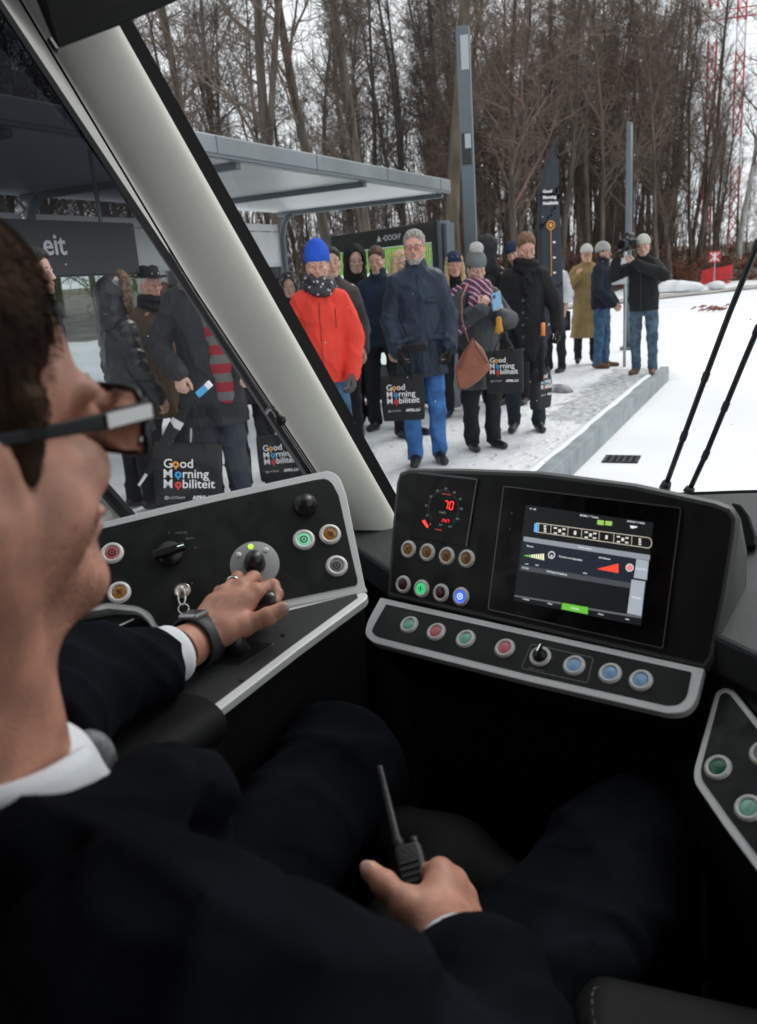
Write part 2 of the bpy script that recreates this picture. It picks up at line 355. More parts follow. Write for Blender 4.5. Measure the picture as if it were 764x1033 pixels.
mb.box((-4.72, 4.3, -.15), (5.9, 16.6, .3)); ob = mb.build('platform', pmat); structure(ob)
mb = MB()
for i in range(14):
    y0 = -4+i*1.186; mb.box((-1.69, y0+.59, -.152), (.14, 1.178, .31))
ob = mb.build('kerb', kerbm, bevel=.008); structure(ob)
# snow lying on kerb top, irregular
mb = MB(); n = 80
for i in range(n+1):
    y = -4+16.55*i/n; wd = .035+.006*math.sin(i*1.7)+.006*math.sin(i*.6)
    for x, z in ((-1.80, .004), (-1.78, .018), (-1.76+wd*.5, .022), (-1.77+wd, .014), (-1.76+wd, .006)): mb.v.append((x, y, z))
mb.f = [(i*5+j, i*5+j+1, i*5+j+6, i*5+j+5) for i in range(n) for j in range(4)]; mb.mi = [0]*len(mb.f)
structure(mb.build('platform_snow_edge', snow, smooth=True))
# ---- drain grate
q = PZ(627, 464, -GZ); mb = MB(); t0 = thing('drain_grate', 'rusty black drain grate lying in the snow beside the kerb', 'drain grate', (q[0], q[1], hgt(q[0], q[1])+.004), .05)
for i in range(6): mb.box((-.135+i*.054, 0, .006), (.022, .26, .012))
for j in range(4): mb.box((0, -.12+j*.08, .0075), (.31, .018, .013))
mb.build('grating', mat('cast_iron', (.05, .052, .055), .6, .6, noise=.4, nscale=30), t0, bevel=.003)
mb = MB(); mb.box((0, 0, -.002), (.30, .25, .006)); mb.build('pit_shade_plate', mat('pit_shade_black', (.012, .012, .012), .9), t0)  # flat black plate paints the shade of a pit under the bars
# ---- twig litter red
mb = MB(); q = np.array([-2.2, 25.2, hgt(-2.2, 25.2)])
for k in range(26):
    a = random.uniform(0, 6.28); r = random.uniform(.05, .35); p = q+[r*math.cos(a)*1.6, r*math.sin(a), random.uniform(.02, .12)]
    mb.add([p, p+[.14, .03, .05], p+[.10, .09, .09], p+[-.02, .07, .02]], [(0, 1, 2, 3)])
tag(mb.build('leafy_twig', mat('dead_leaves', (.22, .07, .05), .9)), 'small reddish tuft of dead leaves alone on the open snow at right', 'twig')
# ---- shelter
alu = mat('grey_aluminium', (.40, .43, .45), .45, .6, noise=.05, nscale=4)
fr_dark = mat('dark_grey_metal', (.13, .155, .175), .45, .5)
ceilm = mat('shelter_soffit', (.66, .68, .69), .35, .1, noise=.04, nscale=1.5)
mist = mat('frosted_panel', (.52, .54, .54), .35, noise=.06, nscale=2)
ZR = 2.52; y1 = 10.75; y0 = -3.0; xf, xb = -4.12, -6.75
t0 = thing('platform_shelter', 'long flat roofed grey metal tram shelter behind the waiting crowd', 'shelter', (-5.6, 4, 0))
def w2(o, e): # parts given in world coordinates
    o.matrix_parent_inverse = Matrix.Translation(e.location).inverted() if e.rotation_euler[2] == 0 else e.matrix_basis.inverted(); return o
mb = MB(); mb.prism([(xf, y0, ZR), (xf, y0, ZR+.135), (xf-.06, y0, ZR+.155), (xb, y0, ZR+.23), (xb, y0, ZR)], (0, y1-y0, 0)); w2(mb.build('roof', mat('roof_grey', (.20, .225, .24), .5, .3, noise=.12, nscale=1.6, bump=.05, bscale=20), t0, bevel=.01), t0)
mb = MB(); mb.box(((xf+xb)/2-.04, (y0+y1)/2, ZR-.012), (xb*-1+xf-.16, y1-y0-.12, .02)); w2(mb.build('soffit', ceilm, t0), t0)
for k, y in enumerate((10.6, 8.4, 6.1, 3.8, 1.5, -.9)):
    mb = MB(); mb.box(((xf+xb)/2, y, ZR-.05), (xb*-1+xf-.12, .07, .055)); w2(mb.build('roof_rib', fr_dark, t0, bevel=.008), t0)
    mb = MB()
    c = [(xb+.12, ZR-.3), (xb+.16, ZR-.15), (xb+.3, ZR-.06)]
    mb.tube([(xb+.10, y, 0), (xb+.10, y, ZR-.35)]+[(a, y, z) for a, z in c], .045, 8); w2(mb.build('post', fr_dark, t0, smooth=True), t0)
for y in np.arange(-2, 10.6, 1.55):
    mb = MB(); mb.box((xf+.0015, y, ZR+.068), (.004, .010, .130)); w2(mb.build('fascia_joint', fr_dark, t0), t0)
mb = MB(); mb.box((xf-.02, (y0+y1)/2, ZR-.012), (.035, y1-y0-.02, .022)); w2(mb.build('drip_edge', fr_dark, t0), t0)
for i in range(5):
    a, bq = [(10.6, 8.4), (8.4, 6.1), (6.1, 3.8), (3.8, 1.5), (1.5, -.9)][i]
    for z_, h_ in ((2.02, .42), (2.29, .09)): mb = MB(); mb.box((xb+.06, (a+bq)/2, z_), (.03, a-bq-.1, h_)); w2(mb.build('upper_panel', mist, t0, bevel=.004), t0)
    mb = MB(); mb.box((xb+.06, (a+bq)/2, 1.02), (.012, a-bq-.14, 1.5)); w2(mb.build('glass_pane', MATS.setdefault('shelter_glass', glassmat('shelter_glass', (.72, .76, .76), .07)), t0), t0)
    for z_ in (.2, 1.79): mb = MB(); mb.box((xb+.06, (a+bq)/2, z_), (.05, a-bq-.1, .045)); w2(mb.build('rail', alu, t0), t0)
# hanging sign below the shelter roof
t1 = thing('hanging_sign', 'dark station name board hanging under the shelter roof', 'sign', (-4.45, 3.9, 2.2))
sA, sB = 2.2, 5.02
mb = MB(); mb.box((-4.45, (sA+sB)/2, 1.84), (.07, sB-sA, .36)); w2(mb.build('board', mat('sign_slate', (.022, .026, .032), .6), t1, bevel=.01), t1)
for y in (sA+.3, sB-.3):
    mb = MB(); mb.tube([(-4.45, y, 2.02), (-4.45, y, ZR)], .015, 8); w2(mb.build('sign_hanger', fr_dark, t1), t1)
w2(text_at('lettering', 'eit', .19, (-4.409, 4.22, 1.86), (0, 1, 0), (0, 0, 1), mat('sign_grey', (.45, .47, .5), .5), t1, extrude=.002, bold=.003), t1)
# bench rails seen low through the side window
t1 = thing('leaning_rail', 'low grey steel leaning rail along the shelter edge', 'rail', (-4.9, 3.2, 0))
mb = MB(); mb.tube([(-5.6, .5, .62), (-5.6, 5.2, .62)], .04, 8); w2(mb.build('top_rail', alu, t1, True), t1)
mb = MB(); mb.tube([(-5.6, .5, .3), (-5.6, 5.2, .3)], .03, 8); w2(mb.build('lower_rail', alu, t1, True), t1)
for y in (.6, 2.8, 5.1):
    mb = MB(); mb.box((-5.6, y, .31), (.06, .06, .62)); w2(mb.build('leg', alu, t1), t1)
# ---- advertising display
TR = PZ(440, 223, 2.05); TL = PZ(334, 238, 2.05)
BR_ = np.array([TR[0], TR[1], 0]); u = TL-TR; u[2] = 0; wd = np.linalg.norm(u); u = u/wd; nrm = np.cross(u, (0, 0, 1)); nrm = nrm if nrm[1] < 0 else -nrm
t1 = thing('advertising_display', 'black framed illuminated poster display with green striped poster behind the crowd', 'display', BR_+u*wd/2)
def slab(mb_, a, b, z0, z1, off, th):   # panel box along u between a..b, offset along nrm
    p = BR_+u*a+nrm*off; q = BR_+u*b+nrm*off
    mb_.prism([(p[0], p[1], z0), (q[0], q[1], z0), (q[0], q[1], z1), (p[0], p[1], z1)], -nrm*th)
blk = mat('display_black', (.012, .013, .014), .25)
mb = MB(); slab(mb, 0, wd, .06, 2.05, 0, .16); w2(mb.build('casing', blk, t1, bevel=.01), t1)
mb = MB(); slab(mb, -.055, -.004, .04, 2.05, .0, .16); slab(mb, -.12, -.065, .04, 2.02, -.03, .12); w2(mb.build('side_frame', fr_dark, t1, bevel=.006), t1)
mb = MB(); slab(mb, wd+.004, wd+.05, .04, 2.05, .0, .16); w2(mb.build('side_frame', fr_dark, t1, bevel=.006), t1)
mb = MB(); slab(mb, .09, wd-.09, .5, 1.84, .004, .006)
poster = bpy.data.materials.new('poster_stripes'); poster.use_nodes = True; t = poster.node_tree; bb = t.nodes['Principled BSDF']
w2(mb.build('poster', mat('poster_white', (.78, .82, .80), .3, emit=(.75, .85, .8), estr=.5), t1), t1)
mb = MB(); grn = mat('poster_green', (.22, .42, .07), .4, noise=.4, nscale=25, emit=(.3, .6, .12), estr=.35)
k = .10
while k < wd-.12:
    slab(mb, k, k+.026, 1.55+random.uniform(-.02, .02), 1.83, .009, .003); k += .038
w2(mb.build('bamboo_print', grn, t1), t1)
mb = MB(); slab(mb, .09, wd-.09, 1.58, 1.835, .0065, .002); w2(mb.build('dark_print', mat('poster_dark', (.02, .045, .01), .4), t1), t1)
for (ca, cz, r0, r1, a0, a1) in [(.46, 1.42, .13, .09, .3, 3.0), (.98, 1.36, .12, .08, 2.0, 4.4), (.5, .68, .16, .11, .2, 2.6), (1.0, .8, .1, .07, .5, 5)]:
    mb = MB()
    for i in range(14):
        x0, x1 = a0+(a1-a0)*i/14, a0+(a1-a0)*(i+1)/14; pts_ = []
        for r, a in ((r0, x0), (r0, x1), (r1, x1), (r1, x0)): pts_.append(BR_+u*(ca+r*math.cos(a))+np.array([0, 0, cz+r*math.sin(a)])+nrm*.010)
        mb.add(pts_, [(0, 1, 2, 3)])
    w2(mb.build('ribbon_print', mat('poster_leaf', (.25, .5, .08), .4, emit=(.3, .6, .1), estr=.15), t1), t1)
w2(text_at('lettering', '\u25B2 \u2022DOOH\'', .085, BR_+u*(wd*.42)+np.array([0, 0, 1.94])+nrm*.004, -u, (0, 0, 1), mat('sign_white', (.8, .8, .8), .5), t1, extrude=.001), t1)
# ---- lamp posts
p = PZ(481, 397, 0)
t1 = thing('lamp_post', 'tall square grey lamp post rising behind the pompom hat woman', 'lamp post', (p[0], p[1], 0), .25)
zt = 4.2; lm = mat('post_paint', (.125, .15, .17), .45, .3, noise=.05, nscale=6)
mb = MB(); mb.box((0, 0, zt/2), (.15, .15, zt)); mb.build('shaft', lm, t1, bevel=.01)
lampw = mat('lamp_lens', (.42, .45, .47), .2)
mb = MB(); mb.box((.02, -.078, zt-.28), (.09, .012, .36)); mb.build('lamp_lens', lampw, t1, bevel=.003)
mb = MB(); mb.box((.0, -.08, zt-1.30), (.11, .02, .34)); o1 = mb.build('camera_housing', mat('black_plastic', (.02, .02, .022), .4), t1, bevel=.004)
mb = MB(); mb.box((.02, -.094, zt-1.22), (.07, .012, .16)); mb.build('lamp_lens', lampw, t1, bevel=.003)
mb = MB(); mb.box((0, 0, .012), (.3, .3, .024)); mb.build('base_plate', lm, t1, bevel=.004)
p = PZ(633, 352, 0)
t1 = thing('lamp_post', 'slim round grey pole behind the cameraman', 'pole', (p[0], p[1], 0))
mb = MB(); mb.tube([(0, 0, 0), (0, 0, 3.65)], [.062, .052], 12); mb.build('shaft', lm, t1, smooth=True)
mb = MB(); mb.tube([(0, 0, 0), (0, 0, .04)], .13, 12); mb.build('base_plate', lm, t1)
mb = MB(); mb.lathe((0, 0, 3.65), (0, 0, 1), [(.052, 0), (.045, .03), (.0, .04)], 12); mb.build('pole_cap', lm, t1, smooth=True)
# sign post in front
p = PZ(630, 370, 0)
t1 = thing('sign_post', 'thin steel post carrying a pale plate between the jeans man and cameraman', 'sign', (p[0], p[1], 0), .3)
mb = MB(); mb.tube([(0, 0, 0), (0, 0, 1.62)], .022, 10); mb.build('pole', mat('galvanised', (.42, .44, .46), .4, .7), t1, smooth=True)
mb = MB(); mb.box((-.10, -.03, 1.36), (.24, .012, .36)); mb.build('plate', mat('plate_white', (.60, .63, .66), .4), t1, bevel=.004)
# ---- feather flag
p = PZ(548, 392, 0); t1 = thing('feather_flag', 'dark blue curved feather flag with orange timeline beside the man in black coat', 'flag', (p[0], p[1], 0), math.radians(36))
navy = mat('flag_fabric', (.032, .038, .052), .8, bump=.1, bscale=8)
sc = 2.98
prof = [(0, .18, .16), (.30, .42, .3), (.5, 0, 0)]
mb = MB(); zs = np.linspace(.62, 2.98, 30); A, B = [], []
for z in zs:
    s = (z-.62)/2.36; lead = -.02+.27*max(0, (s-.58)/.42)**2.4; wdt = max(.012, (.29-.05*s)*min(1, .30+5*s)-max(0, (s-.90)/.10)**2*.10-lead)
    A.append((lead, .0, z)); B.append((lead+wdt, .02*math.sin(z*3+1)*min(1, wdt/.2), z))
rows = []
for a, bq in zip(A, B):
    a, bq = np.array(a), np.array(bq); rows.append([a+(bq-a)*t for t in np.linspace(0, 1, 6)])
for i in range(len(rows)-1):
    for j in range(5): mb.add([rows[i][j], rows[i][j+1], rows[i+1][j+1], rows[i+1][j]], [(0, 1, 2, 3)])
fl = mb.build('flag_cloth', navy, t1, smooth=True); sm = fl.modifiers.new('w', 'WELD'); sm.merge_threshold = .0005; sm = fl.modifiers.new('s', 'SOLIDIFY'); sm.thickness = .004
mb = MB(); mb.tube([(-.02, 0, 0)]+[(a[0]-.012, a[1], a[2]) for a in A], [.014]*20+[.008]*11, 8); mb.build('flag_pole', mat('black_plastic', (.02, .02, .022), .4), t1, smooth=True)
mb = MB(); mb.box((.0, 0, .02), (.5, .06, .03)); mb.box((0, 0, .021), (.06, .5, .03)); mb.build('foot', fr_dark, t1, bevel=.005)
wht = mat('print_white', (.8, .8, .8), .6); org = mat('print_orange', (.75, .34, .05), .6); blu = mat('print_blue', (.05, .35, .7), .6); redp = mat('print_red', (.7, .05, .04), .6)
for i, (s_, y) in enumerate((('Good', 2.42), ('Morning', 2.31), ('Mobilit\u00e9it', 2.20))):
    text_at('lettering', s_, .050, (.025, -.034, 2.30+(y-2.31)*.62), (1, 0, 0), (0, 0, 1), wht, t1, extrude=.001, align='LEFT', bold=.002)
def disc(mb_, O, u_, v_, r, n=14, r0=0):
    O = np.array(O, float); u_ = _n(u_); v_ = _n(v_); k = len(mb_.v)
    if r0:
        mb_.v += [tuple(O+(u_*math.cos(2*math.pi*i/n)+v_*math.sin(2*math.pi*i/n))*rr) for rr in (r, r0) for i in range(n)]
        mb_.f += [(k+i, k+(i+1) % n, k+n+(i+1) % n, k+n+i) for i in range(n)]; mb_.mi += [mb_.cur]*n
    else:
        mb_.v += [tuple(O+(u_*math.cos(2*math.pi*i/n)+v_*math.sin(2*math.pi*i/n))*r) for i in range(n)]; mb_.f.append(tuple(range(k, k+n))); mb_.mi.append(mb_.cur)
mb = MB(); disc(mb, (.12, -.036, 1.98), (1, 0, 0), (0, 0, 1), .055, 18, .042); disc(mb, (.12, -.036, 1.98), (1, 0, 0), (0, 0, 1), .026, 12)
for z in (1.14, .96): disc(mb, (.12, -.036, z), (1, 0, 0), (0, 0, 1), .03, 12)
mb.box((.12, -.034, 1.45), (.008, .003, .95)); mb.build('timeline_print', org, t1)
mb = MB()
for z in (1.78, 1.6, 1.42): mb = MB(); mb.box((.16, -.036, z), (.035, .003, .022)); mb.build('icon_print', wht, t1)
for z in (1.12, .94): mb = MB(); disc(mb, (.19, -.036, z), (1, 0, 0), (0, 0, 1), .024, 10, .014); mb.build('icon_print', wht, t1)
if 1:
    text_at('lettering', 'APRIL.LU', .05, (.16, -.034, .80), (1, 0, 0), (0, 0, 1), wht, t1, extrude=.001)
# ---- red barrier with road sign
redm = mat('barrier_red', (.62, .035, .04), .5, noise=.15, nscale=3)
q = np.array([-4.55, 56., hgt(-4.55, 56.)])
t1 = thing('road_barrier', 'red plastic road barrier standing in the snow at the forest edge', 'barrier', q, -.25)
mb = MB(); mb.prism([(-.95, 0, .08), (.85, 0, .30), (.85, 0, 1.1), (-.1, 0, .95), (-.2, 0, 1.05), (-.95, 0, .85)], (0, .12, 0)); mb.build('panel', redm, t1, bevel=.02)
for x in (-.7, .6):
    mb = MB(); mb.box((x, .06, .12), (.2, .5, .16)); mb.build('foot', redm, t1, bevel=.02)
q = np.array([-4.65, 55.2, hgt(-4.65, 55.2)])
t1 = thing('road_sign', 'small square red and white road sign in front of red barrier', 'sign', q, -.1)
mb = MB(); mb.tube([(0, 0, 0), (0, 0, 1.3)], .04, 8); mb.build('pole', mat('galvanised', (.42, .44, .46), .4, .7), t1)
mb = MB(); mb.box((0, -.05, 1.62), (.64, .04, .64)); mb.build('plate', redm, t1, bevel=.03)
mb = MB()
for a, bq in (((-.24, -.24), (.24, .24)), ((-.24, .24), (.24, -.24))): mb.prism([(a[0]-.05, -.08, 1.62+a[1]), (a[0]+.05, -.08, 1.62+a[1]), (bq[0]+.05, -.08, 1.62+bq[1]), (bq[0]-.05, -.08, 1.62+bq[1])], (0, .005, 0))
mb.box((0, -.078, 1.62), (.12, .005, .5)); mb.build('symbol', wht, t1)
# ---- lattice masts
def mast(x, y, h, w, jib, lab):
    z0 = hgt(x, y); t1 = thing('crane', lab, 'crane', (x, y, z0))
    for band in range(int(h/3)):
        mb = MB(); a, bq = band*3., band*3.+3; c = [(-w, -w), (w, -w), (w, w), (-w, w)]
        for i in range(4):
            mb.tube([(*c[i], a), (*c[i], bq)], .07, 5); n_ = c[(i+1) % 4]
            for s in (0, 1.5): mb.tube([(*c[i], a+s), (*n_, a+s+1.5)], .04, 4); mb.tube([(*n_, a+s), (*c[i], a+s+1.5)], .04, 4)
        mb.build('mast_section', redm if band % 4 < 3 else wht, t1)
    if jib:
        mb = MB(); a = jib[1]
        L_ = jib[0]; pr_ = [np.array([math.cos(a), math.sin(a), 0])*s for s in np.linspace(-L_*.3, L_, 22)]
        for k in range(21):
            p0, p1 = pr_[k]+[0, 0, jib[2]], pr_[k+1]+[0, 0, jib[2]]
            mb.tube([p0, p1], .08, 4); mb.tube([p0+[0, 0, .9], p1+[0, 0, .9]], .06, 4); mb.tube([p0, p1+[0, 0, .9]], .04, 4)
        mb.build('jib', redm, t1)
mast(*P(745, 100, 95)[:2], 34, .45, (26, math.radians(12), 24.5), 'tall red and white lattice tower crane rising behind the forest at right')
mast(*P(717, 100, 88)[:2], 34, .4, None, 'thinner red lattice mast partly hidden in twigs left of the crane jib')
# ================================================================== TREES
class TG:
    def __init__(s): s.v = []; s.f = []; s.n = 0
    def seg(s, pts, rad, n):
        pts = np.asarray(pts); m = len(pts); T = np.gradient(pts, axis=0); T /= np.linalg.norm(T, axis=1)[:, None]+1e-9
        ref = np.array([0, 0, 1.]) if abs(T[0][2]) < .9 else np.array([1., 0, 0]); U = np.cross(T, ref); U /= np.linalg.norm(U, axis=1)[:, None]+1e-9; Wv = np.cross(T, U)
        a = np.arange(n)*2*math.pi/n
        ring = pts[:, None]+(U[:, None]*np.cos(a)[None, :, None]+Wv[:, None]*np.sin(a)[None, :, None])*np.asarray(rad)[:, None, None]
        s.v.append(ring.reshape(-1, 3)); i = np.arange(m-1)[:, None]*n; j = np.arange(n)[None]; jn = (j+1) % n
        s.f.append(np.stack([i+j, i+jn, i+jn+n, i+j+n], -1).reshape(-1, 4)+s.n); s.n += m*n
    def mesh(s, name): return vq_mesh(name, np.concatenate(s.v), np.concatenate(s.f))
def grow(p, d, L, m, rs, wob, up):
    out = [np.array(p, float)]; d = np.array(d, float)
    for _ in range(m):
        d = d+rs.normal(0, wob, 3)+np.array([0, 0, up]); d /= np.linalg.norm(d); out.append(out[-1]+d*L/m)
    return np.array(out)
def make_tree(seed, H, r0, nl, lean=0, fork=False, first=.22, spread=.33, tw=5, brushy=0):
    rs = np.random.RandomState(seed); T = TG(); Cn = TG()
    stems = []
    d0 = _n([lean*rs.choice([-1, 1]), lean*rs.uniform(-.5, .5), 1]); st = grow([0, 0, -.3], d0, H, 14, rs, .035, .01); rad = r0*(1-np.linspace(0, 1, 15)*.93)**.9; rad[0] *= 1.35
    T.seg(st, rad, 10); stems.append((st, rad))
    if fork:
        k = rs.randint(3, 6); d = _n([rs.uniform(-.35, .35), rs.uniform(-.3, .3), 1]); s2 = grow(st[k], d, H*.85*(1-k/16), 10, rs, .05, .02); r2 = rad[k]*.75*(1-np.linspace(0, 1, 11)*.93); T.seg(s2, r2, 8); stems.append((s2, r2))
    for st, rad in stems:
        m = len(st)-1
        for q in range(nl if st is stems[0][0] else nl*2//3):
            f = first+(1-first)*(q+rs.rand())/nl; f = min(f, .985); i = int(f*m); w = f*m-i; p = st[i]*(1-w)+st[i+1]*w
            az = rs.uniform(0, 6.28); el = math.radians(rs.uniform(18, 55)+15*f); L = H*spread*(1-f*.72)*rs.uniform(.55, 1.15)
            d = [math.cos(az)*math.cos(el), math.sin(az)*math.cos(el), math.sin(el)]; lb = grow(p, d, L, 7, rs, .13, .05); r = min(rad[i]*.55, .02+L*.012)
            Cn.seg(lb, r*(1-np.linspace(0, 1, 8)*.85), 4)
            for k in range(7):
                g = rs.uniform(.15, 1)*6.9; gi = int(g); pp = lb[gi]*(1-g+gi)+lb[gi+1]*(g-gi); dd = _n(lb[min(gi+1, 7)]-lb[gi]+rs.normal(0, .55, 3)); l2 = L*rs.uniform(.2, .45)
                b2 = grow(pp, dd, l2, 4, rs, .18, .05); Cn.seg(b2, max(.010, r*.35)*(1-np.linspace(0, 1, 5)*.7), 3)
                for _ in range(tw):
                    g2 = rs.randint(0, 5); d3 = _n(b2[min(g2+1, 4)]-b2[max(g2-1, 0)]+rs.normal(0, .6, 3)+[0, 0, .25]); b3 = grow(b2[g2], d3, rs.uniform(.4, 1.2), 2, rs, .22, .05); Cn.seg(b3, np.array([.011, .008, .005]), 3)
    return T.mesh('trunk'), Cn.mesh('crown')
barkA = mat('bark_grey_brown', (.105, .084, .066), .95, noise=.45, nscale=5, bump=.8, bscale=12, stretch=(1, 1, .2))
barkB = mat('bark_dark', (.078, .062, .050), .95, noise=.4, nscale=5, bump=.8, bscale=12, stretch=(1, 1, .2))
barkC = mat('bark_pale', (.34, .33, .30), .9, noise=.3, nscale=4, bump=.4, bscale=9, stretch=(1, 1, .3))
barkG = mat('bark_mossy', (.085, .070, .048), .95, noise=.45, nscale=3, bump=.9, bscale=10, stretch=(1, 1, .25))
twig = mat('twig_brown', (.135, .102, .080), .95, noise=.25, nscale=.5)
twig2 = mat('twig_red_brown', (.155, .108, .084), .95, noise=.25, nscale=.5)
PROTO = [
 ('slender dark bare tree with high crown', make_tree(1, 19, .19, 24, .02, False, .3, .22), barkB, twig),
 ('bare tree with a forked dark trunk', make_tree(2, 18, .19, 22, .05, True, .28, .28), barkB, twig),
 ('broad bare beech with many fine low limbs', make_tree(3, 17, .18, 36, .04, False, .14, .20), barkA, twig2),
 ('thin leaning bare tree', make_tree(4, 15, .10, 18, .16, False, .25, .24), barkA, twig),
 ('tall grey brown bare tree with dense twigs', make_tree(5, 21, .25, 38, .01, False, .22, .16, 6), barkA, twig),
 ('young bare tree with upswept reddish twigs', make_tree(6, 11, .07, 24, .04, False, .1, .26, 6), barkA, twig2),
 ('crooked bare tree with twisted limbs', make_tree(7, 16, .15, 22, .1, True, .2, .30), barkB, twig2),
]
def place_tree(i, x, y, s, rz, label, group='bare winter trees of the wood', tm=None, cm=None):
    nm, (tme, cme), bm, tw = PROTO[i]
    z = hgt(x, y); e = thing('bare_tree', label, 'tree', (x, y, z), rz, group); e.scale = (s, s, s)
    for nme, me, m in (('trunk', tme, tm or bm), ('crown', cme, cm or tw)):
        ob = bpy.data.objects.new(nme, me); COL.objects.link(ob); ob.parent = e
        if not me.materials: me.materials.append(m)
        ob.material_slots[0].link = 'OBJECT'; ob.material_slots[0].material = m
    return e
def zone(x, y):
    px, py, d = pr((x, y, hgt(x, y)+2)); far = 'nearest row' if edge_d(x, y) < 6 else ('second row' if edge_d(x, y) < 16 else 'far back')
    z = 'in the side window' if px < 150 else 'above left shelter roof' if px < 250 else 'above middle shelter roof' if px < 340 else 'above right shelter roof' if px < 450 else \
        'behind square lamp post' if px < 490 else 'between lamp post and flag' if px < 540 else 'between flag and slim pole' if px < 630 else 'behind cameraman' if px < 670 else 'left of red barrier' if px < 715 else 'behind red barrier' if px < 745 else 'at right edge'
    return z+', '+far
hero = [
 (3, 458, 25, 0, 1.25, 4.1, barkG, 'thick mossy upright trunk directly left of the square lamp post'),
 (2, 283, 24, 1, 1.0, 2.0, None, 'dark forked bare tree rising above the middle of the shelter roof'),
 (0, 335, 26, 0, 1.05, .4, None, 'straight dark bare trunk rising above the shelter roof right of the forked tree'),
 (0, 376, 29, 4, .95, 1.4, None, 'stout brown bare trunk above the right end of the shelter roof'),
 (0, 196, 27, 0, .9, 2.2, None, 'dark bare trunk next to the black windscreen seal above the shelter'),
 (0, 522, 34, 6, 1.1, 3.3, None, 'crooked bare tree just left of the feather flag tip'),
 (0, 607, 42, 3, 1.2, 5.2, None, 'thin leaning trunk between feather flag and slim pole'),
 (0, 668, 48, 3, 1.35, .3, None, 'leaning dark trunk right above the cameraman'),
 (0, 744, 57, 0, 1.1, 2.9, barkC, 'pale birch like trunk behind the red barrier'),
 (0, 700, 60, 3, 1.4, 1.1, None, 'slanting dark trunk left of the small road sign'),
]
used = []
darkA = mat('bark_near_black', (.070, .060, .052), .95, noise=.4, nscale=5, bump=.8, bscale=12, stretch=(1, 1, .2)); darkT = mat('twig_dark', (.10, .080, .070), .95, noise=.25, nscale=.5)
for a, px, d, i, s, rz, bm, lab in hero:
    q = P(px, 262, d); place_tree(i, q[0], q[1], s, rz, lab, 'bare winter trees of the wood', bm); used.append((q[0], q[1]))
rs = np.random.RandomState(11); cnt = 0; tries = 0
while cnt < 160 and tries < 20000:
    tries += 1; px = rs.uniform(-60, 830); q0 = ray(px, 262); az = _n([q0[0], q0[1]]); d = rs.uniform(20, 105); x, y = az*d; e = edge_d(x, y)
    if e < .5 or e > 42: continue
    if min(math.hypot(x-a, y-b) for a, b in used) < 1.1+d*.012: continue
    if px < 640 and px > 150 and rs.rand() < .0: continue
    if px < 440 and (e > 22 or rs.rand() < .45): continue
    if px > 685 and rs.rand() < .55: continue
    used.append((x, y)); i = rs.choice([0, 1, 2, 3, 4, 5, 6], p=[.2, .13, .15, .14, .15, .11, .12]) if e > 3 else rs.choice([3, 5, 2, 6, 0])
    sc_ = rs.uniform(.85, 1.25)*(1.0 if px < 440 else 1.12); 
    if px > 690 and d > 50: sc_ *= max(.45, 1-(px-690)*.0065)
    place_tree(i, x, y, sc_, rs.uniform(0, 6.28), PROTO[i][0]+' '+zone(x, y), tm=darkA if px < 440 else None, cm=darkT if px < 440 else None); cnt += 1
print('trees', cnt)
# undergrowth: uncountable saplings with russet leaves and far massed trunks
def brush(name, label, n, seedv, er, hr, m, leaves=0, lm=None, pxr=(120, 840)):
    rs = np.random.RandomState(seedv); G = TG(); V = []; 
    k = 0; tr = 0
    while k < n and tr < n*60:
        tr += 1; px = rs.uniform(*pxr); q0 = ray(px, 262); az = _n([q0[0], q0[1]]); d = rs.uniform(22, 110); x, y = az*d; e = edge_d(x, y)
        if e < er[0] or e > er[1]: continue
        k += 1; h = rs.uniform(*hr)*(1 if px < 660 else max(.35, 1-(px-660)*.0065)); p = [x, y, hgt(x, y)-.1]
        st = grow(p, [rs.normal(0, .12), rs.normal(0, .12), 1], h, 4, rs, .08, .02); G.seg(st, (.012+h*.0045)*(1-np.linspace(0, 1, 5)*.7), 3)
        for _ in range(6 if h < 6 else 4):
            j = rs.randint(1, 5); b = grow(st[j], _n(rs.normal(0, 1, 3)*[1, 1, .3]+[0, 0, .6]), h*.3, 2, rs, .2, .05); G.seg(b, np.array([.012, .009, .006]), 3)
            if leaves:
                for _ in range(leaves): V.append(b[rs.randint(0, 3)]+rs.normal(0, .12, 3)*[1, 1, .7])
    ob = link(name, G.mesh(name), m); tag(ob, label, 'undergrowth', kind='stuff')
    if leaves:
        V = np.array(V); a = rs.normal(0, .045, (len(V), 3)); b = rs.normal(0, .045, (len(V), 3)); vv = np.stack([V-a, V+b, V+a, V-b], 1).reshape(-1, 3)
        ob2 = link(name+'_leaves', vq_mesh('l', vv, np.arange(len(vv)).reshape(-1, 4)), lm); tag(ob2, 'russet dead beech leaves on low saplings along the wood', 'leaves', kind='stuff')
brush('undergrowth', 'thin bare saplings crowding the floor of the wood', 1200, 5, (1, 30), (2, 7), twig, 0)
brush('beech_saplings', 'low beech saplings keeping russet leaves at the wood edge', 210, 6, (-.5, 12), (1.0, 2.8), twig2, 26, mat('russet_leaves', (.19, .082, .050), .9, noise=.3, nscale=1), (430, 800))
brush('distant_wood', 'far off massed bare trunks closing the wood', 650, 8, (28, 60), (9, 17), barkA, 0)
